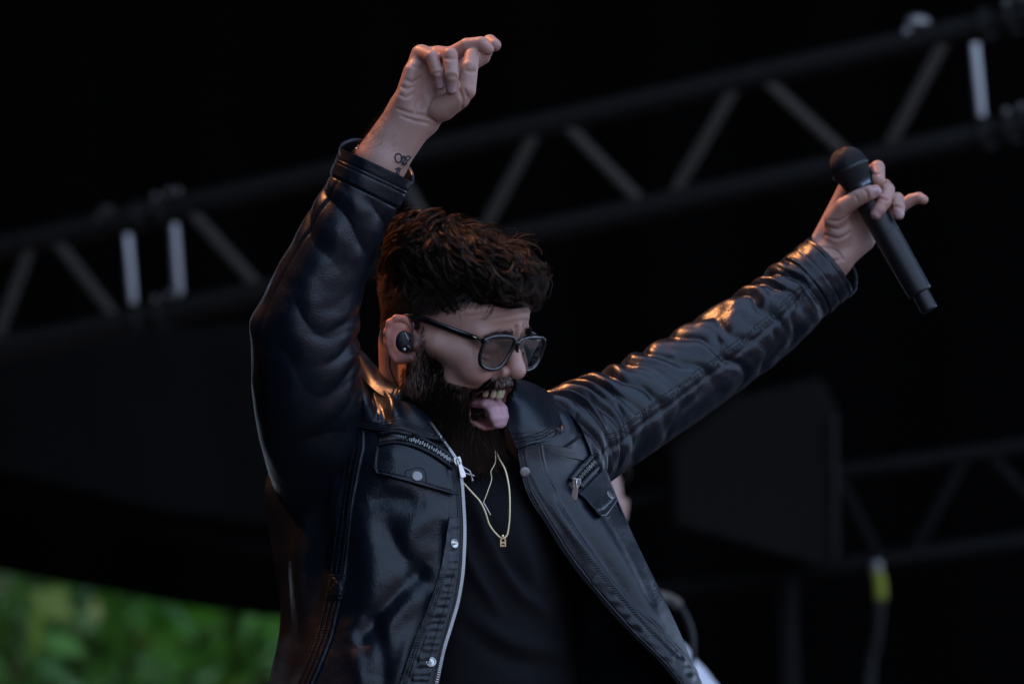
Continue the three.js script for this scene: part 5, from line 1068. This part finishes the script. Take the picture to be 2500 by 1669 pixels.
{ // microphone
  const c = H2(505, 245, 0), e = H2(1185, 1450, 14), d = V().subVectors(e, c).normalize();
  const t = thing('microphone', 'black wireless handheld microphone held by the singer', 'microphone', W(e));
  const lathe = (pts, n = 40) => { const g = new THREE.LatheGeometry(pts.map(([y, r]) => new THREE.Vector2(r, y)), n); const x = V(0, 0, 1).cross(d).normalize(), z = V().crossVectors(x, d); return g.applyMatrix4(new THREE.Matrix4().makeBasis(x, d, z).setPosition(c)); };
  // (distance from the ball centre, radius)
  add('grille_band', lathe([[3, 24.4], [3.2, 25.4], [5, 25.8], [7.5, 25.6], [8, 24.6]]), M.mic, t);
  add('grille_liner', lathe([[-22.6, 0.5], [-21, 8], [-16, 16.4], [-8, 21.6], [0, 23], [10, 22.4], [20, 19.8], [27, 18]]), M.black, t);
  const wires = [];
  const prof = y => y < 4 ? Math.sqrt(Math.max(0, 24.2 * 24.2 - y * y)) * (y < 0 ? 1 : 1) : mix(24.4, 19.4, sstep(4, 28, y));
  const x0 = V(0, 0, 1).cross(d).normalize(), z0 = V().crossVectors(x0, d);
  for (let k = 0; k < 52; k++) for (const s of [-1, 1]) { const P = []; for (let i = 0; i <= 22; i++) { const y = mix(-23.6, 27, i / 22), r = prof(y), a = k / 52 * 6.283 + s * i * 0.085; P.push(c.clone().addScaledVector(d, y).addScaledVector(x0, Math.cos(a) * r).addScaledVector(z0, Math.sin(a) * r)); } wires.push(tube(P, 0.5, 4, false)); }
  const gr = add('grille', wires, M.micGrille, t); gr.userData.kind = 'stuff';
  add('collar', lathe([[26.5, 18.5], [27, 20.2], [29, 20.6], [35.5, 20.2], [37, 18.4]]), M.mic, t);
  add('handle', lathe([[36.6, 17.2], [42, 17.8], [70, 17.9], [110, 17.6], [150, 17.0], [186, 16.4], [189, 16.2], [190.5, 15.0], [190.6, 11]]), M.mic, t);
  add('antenna', lathe([[189, 10.8], [190, 11.4], [214, 11.2], [216, 10.4], [217, 8], [217, 0.1]]), M.mic, t);
  add('seam_ring', lathe([[100, 17.5], [100.4, 18.0], [101.6, 18.0], [102, 17.5]]), M.mic, t);
  // white lettering round the collar
  const canvas = document.createElement('canvas'); canvas.width = 256; canvas.height = 64; const x = canvas.getContext('2d'); x.fillStyle = '#0c0d0f'; x.fillRect(0, 0, 256, 64); x.fillStyle = '#9fb2c4'; x.font = 'bold 50px sans-serif'; x.textAlign = 'center'; x.textBaseline = 'middle'; x.fillText('SHURE', 128, 34, 240);
  const ct = new THREE.CanvasTexture(canvas); ct.colorSpace = THREE.SRGBColorSpace;
  const pos = [], uv = [], idx = []; const zc = V(0, 0, 1).addScaledVector(d, -d.z).normalize(), xc = V().crossVectors(d, zc).normalize();
  for (let i = 0; i <= 16; i++) for (const j of [0, 1]) { const a = mix(-0.15, 1.0, i / 16), y = mix(35.3, 28.7, j), p = c.clone().addScaledVector(d, y).addScaledVector(zc, Math.cos(a) * 20.75).addScaledVector(xc, -Math.sin(a) * 20.75); pos.push(p.x, p.y, p.z); uv.push(i / 16, j); }
  for (let i = 0; i < 16; i++) { const a = i * 2; idx.push(a, a + 2, a + 1, a + 1, a + 2, a + 3); }
  add('lettering', meshFrom(pos, idx, uv), new THREE.MeshStandardMaterial({ map: ct, roughness: 0.5 }), t);
}
// chains
function links(pts, pitch, r, twist) {   // short twisted rope links
  const c = new THREE.CatmullRomCurve3(pts), n = Math.round(c.getLength() / pitch), P = c.getSpacedPoints(n), g = [];
  for (let i = 0; i < n; i++) { const T = V().subVectors(P[i + 1], P[i]).normalize(), s = V().crossVectors(T, V(0, 0, 1)).normalize(), a = P[i].clone().addScaledVector(s, -r * twist), b = P[i + 1].clone().addScaledVector(s, r * twist); g.push(tube([a, a.clone().lerp(b, 0.5).add(V(0, 0, r * 0.6)), b], r, 5)); g.push(tube([P[i].clone().addScaledVector(s, r * twist), P[i + 1].clone().addScaledVector(s, -r * twist)], r * 0.9, 5)); }
  return g;
}
{
  const rope = [[1130, 1178, 146], [1150, 1200, 147], [1172, 1225, 146], [1184, 1250, 144], [1194, 1280, 141], [1210, 1302, 137], [1226, 1314, 133], [1236, 1308, 130], [1242, 1280, 127], [1244, 1240, 124], [1242, 1190, 118], [1232, 1145, 108], [1218, 1118, 98], [1208, 1090, 80]].map(p => U(p[0], p[1], p[2] + 7));
  const t = thing('rope_chain', 'gold twisted rope chain with small square pendant on dark shirt', 'necklace', W(U(1226, 1330, 140)));
  const l = add('chain', links(rope, 2.6, 0.95, 0.9), M.gold, t); l.userData.kind = 'stuff';
  const p = U(1227, 1323, 141), Z = V(0.45, 0, 0.9).normalize(), Y = V(0, 1, 0), X = V().crossVectors(Y, Z);
  add('pendant', [obox(p.clone().addScaledVector(X, -3), 1, 5.5, 1.4, X, Y, Z), obox(p.clone().addScaledVector(X, 3), 1, 5.5, 1.4, X, Y, Z), obox(p.clone().addScaledVector(Y, 4.8), 4, 1, 1.4, X, Y, Z), obox(p.clone().addScaledVector(Y, -0.5), 2.2, 1, 1.2, X, Y, Z), obox(p.clone().addScaledVector(Y, -4.4), 1.2, 1.2, 1.2, X, Y, Z), tube([p.clone().add(V(0, 5, 0)), p.clone().add(V(0, 9, 0))], 1.6, 8)], M.gold, t);
  const th = [[1208, 1090, 90], [1209, 1128, 108], [1198, 1152, 122], [1200, 1168, 128], [1190, 1200, 138], [1180, 1226, 142], [1186, 1242, 143], [1197, 1257, 142]].map(p => U(p[0], p[1], p[2] + 6));
  const s = thing('thin_chain', 'thin gold chain hanging straight beside the rope chain', 'necklace', W(U(1197, 1260, 146)));
  const f = add('chain', links(th.slice(0, 6), 2.0, 0.6, 0.5), M.gold, s); f.userData.kind = 'stuff'; add('bar', tube([th[5], th[7]], 1.2, 6), M.dullsteel, s);
  const c1 = thing('cross_pendant', 'small dark metal cross hanging by the zip pull', 'pendant', W(U(1150, 1172, 160)));
  add('cross', [tube([U(1128, 1138, 158), U(1147, 1150, 160), U(1153, 1172, 160)], 1.2, 6), tube([U(1134, 1154, 160), U(1158, 1162, 160)], 1.2, 6), new THREE.SphereGeometry(1.8, 10, 8).translate(...U(1153, 1172, 160).toArray())], M.dullsteel, c1);
}
{ // wrist tattoo: ink lines lying on the skin
  const on = (a, b) => { let p = H1(a, b, 60); for (let k = 0; k < 40; k++) { const d = hand1SDF(p.x, p.y, p.z); if (d < 0.15) break; p.z -= Math.max(d * 0.6, 0.1); } return p; };
  const L = (pts) => tube(smoothPts(pts, 24).map(([a, b]) => on(a, b)), 1.0, 6), g = [];
  g.push(L([[590, 1275], [560, 1270], [545, 1235], [555, 1200], [585, 1192], [605, 1215], [605, 1250], [590, 1275]]));
  g.push(L([[600, 1240], [625, 1215], [640, 1240], [620, 1268], [600, 1250]])); g.push(L([[610, 1270], [640, 1285], [655, 1255], [635, 1225], [612, 1245]])); g.push(L([[640, 1225], [665, 1215], [685, 1222], [672, 1250], [648, 1262]])); g.push(L([[605, 1285], [630, 1298], [655, 1280]]));
  g.push(L([[548, 1340], [575, 1328], [600, 1335]])); g.push(L([[560, 1325], [580, 1345], [590, 1362]])); g.push(L([[590, 1325], [572, 1352], [556, 1362]])); g.push(L([[545, 1375], [570, 1372], [580, 1388], [560, 1395], [545, 1388]])); g.push(L([[485, 1425], [505, 1430], [515, 1445]]));
  const m = add('tattoo', g, M.ink, singer); m.userData.kind = 'stuff';
  // thin bracelet at the cuff
  const bl = (pts) => tube(smoothPts(pts, 30).map(([a, b, z]) => H1(a, b, z)), 0.9, 6);
  const br = thing('bracelet', 'thin silver chain bracelet at the raised cuff', 'bracelet', W(H1(380, 1330, 0)));
  add('chain', links(smoothPts([[160, 1185, -4], [185, 1160, 8], [205, 1140, -2], [210, 1120, -22]], 20).map(q => H1(...q)), 2.2, 0.6, 0.7), M.steel, br); add('chain', links(smoothPts([[560, 1480, 6], [580, 1450, 4], [572, 1430, 0]], 14).map(q => H1(...q)), 2.2, 0.6, 0.7), M.steel, br);
}
// ---------------------------------------------------------------- the musician half hidden behind the jacket
{
  const z0 = -2600, k = 1 + 2600 / DIST, hp = (u, v, z) => U(u, v, z0 + z);
  const hc = hp(1418, 1215, 0), parts = [ell(hc.clone().add(V(0, 10, 0)), 70, 88, 86), cap(hc.clone().add(V(-5, -60, 20)), hc.clone().add(V(0, -20, 10)), 52, 62), cap(hc.clone().add(V(0, -110, -20)), hc.clone().add(V(10, -190, -30)), 55, 60), ell(hc.clone().add(V(-52, -18, 78)), 12, 18, 18), cap(hc.clone().add(V(-62, 8, 52)), hc.clone().add(V(-10, 14, 82)), 12, 12), ell(hc.clone().add(V(-34, -66, 58)), 26, 20, 24), ell(hc.clone().add(V(-26, -92, 44)), 26, 18, 24)];
  const ears = [cap(hp(1522, 1228, 0), hp(1518, 1268, 4), 9, 8)], sh = hp(1560, 1640, -30), tor = hp(1440, 1900, -30);
  const skinF = (x, y, z) => { let d = parts[0](x, y, z); for (let i = 1; i < parts.length; i++) d = smin(d, parts[i](x, y, z), 24); for (const e of ears) d = smin(d, e(x, y, z), 5); return d; };
  const wb = W(tor); const p = thing('person', 'musician in a white shirt almost hidden behind the open jacket', 'person', V(wb.x, DECK, wb.z));
  const legs = [-1, 1].map(s => { const a = V(wb.x + s * 0.1, DECK + 0.95, wb.z), b = V(wb.x + s * 0.16, DECK + 0.09, wb.z + 0.05); return cap(a.applyMatrix4(fromWorld), b.applyMatrix4(fromWorld), 95, 60); });
  const lg = nets((x, y, z) => smin(legs[0](x, y, z), legs[1](x, y, z), 20), ...boxOf([W0(wb.x, DECK, wb.z), W0(wb.x, DECK + 1, wb.z)], 330), 16);
  add('body', nets(skinF, ...boxOf([hc], 260), 5, (x, y, z, c) => { skinTone(c, x, y, z, 7); }), M.skin, p);
  const hairF = ell(hc.clone().add(V(12, 26, -14)), 76, 92, 92); add('hair', nets((x, y, z) => Math.max(hairF(x, y, z) + 1.5 * ns(x * 0.2, y * 0.2, z * 0.2), (hc.y + 42) - y + 0.35 * (z - hc.z)), ...boxOf([hc], 130), 5), M.hairDark, p);
  const shirt = [cap(hp(1440, 1560, -40), tor, 120, 130), cap(hp(1330, 1600, -30), hp(1440, 1620, -40), 62, 90), cap(hp(1590, 1630, -30), hp(1480, 1600, -40), 62, 80), cap(hp(1620, 1650, -30), hp(1700, 1720, 40), 62, 50), cap(hp(1330, 1600, -30), hp(1240, 1850, 40), 62, 50), cap(tor, W0(wb.x, DECK + 0.95, wb.z), 130, 125)];
  add('shirt', nets((x, y, z) => { let d = 1e9; for (const s of shirt) d = smin(d, s(x, y, z), 26); return d + 3 * ns(x * 0.02, y * 0.02, z * 0.02); }, ...boxOf([hp(1440, 1560, -40), tor, hp(1700, 1720, 40), hp(1240, 1850, 40), W0(wb.x, DECK + 0.95, wb.z)], 160), 9), std({ color: rgb(0.72, 0.70, 0.74), roughness: 0.9 }), p);
  add('trousers', lg, M.trousers, p);
  for (const s of [-1, 1]) { const g = new THREE.SphereGeometry(0.055, 16, 12); g.scale(1, 0.95, 2.4); g.translate(wb.x + s * 0.16, DECK + 0.056, wb.z + 0.1); add('shoe', g, M.black, p, null); }
}
{ // stand microphone beside the musician
  const z0 = -2300, at = (u, v, z = 0) => U(u, v, z0 + z), foot = W(at(1690, 2400)); foot.y = DECK + 0.001;
  const f0 = W0(foot.x, DECK + 0.012, foot.z);
  const t = thing('microphone_stand', 'slim microphone on a curved gooseneck stand beside the jacket hem', 'microphone stand', foot);
  add('gooseneck', tube([...sampleU([[1650, 1472, z0], [1668, 1490, z0], [1684, 1525, z0], [1692, 1570, z0], [1689, 1640, z0], [1688, 1720, z0]], 30), f0], 4.6, 10), M.black, t);
  add('capsule', tube(sampleU([[1612, 1462, z0], [1625, 1458, z0], [1645, 1466, z0], [1660, 1480, z0]], 12), [12, 15, 14, 11, 9], 12), std({ color: rgb(0.10, 0.075, 0.055), roughness: 0.5 }), t);
  add('base', tube([f0.clone().add(V(0, 12, 0)), f0.clone().add(V(0, -8, 0))], 130, 28), M.black, t);
}
function W0(x, y, z) { return V(x, y, z).applyMatrix4(fromWorld); }
renderer.render(scene, camera);
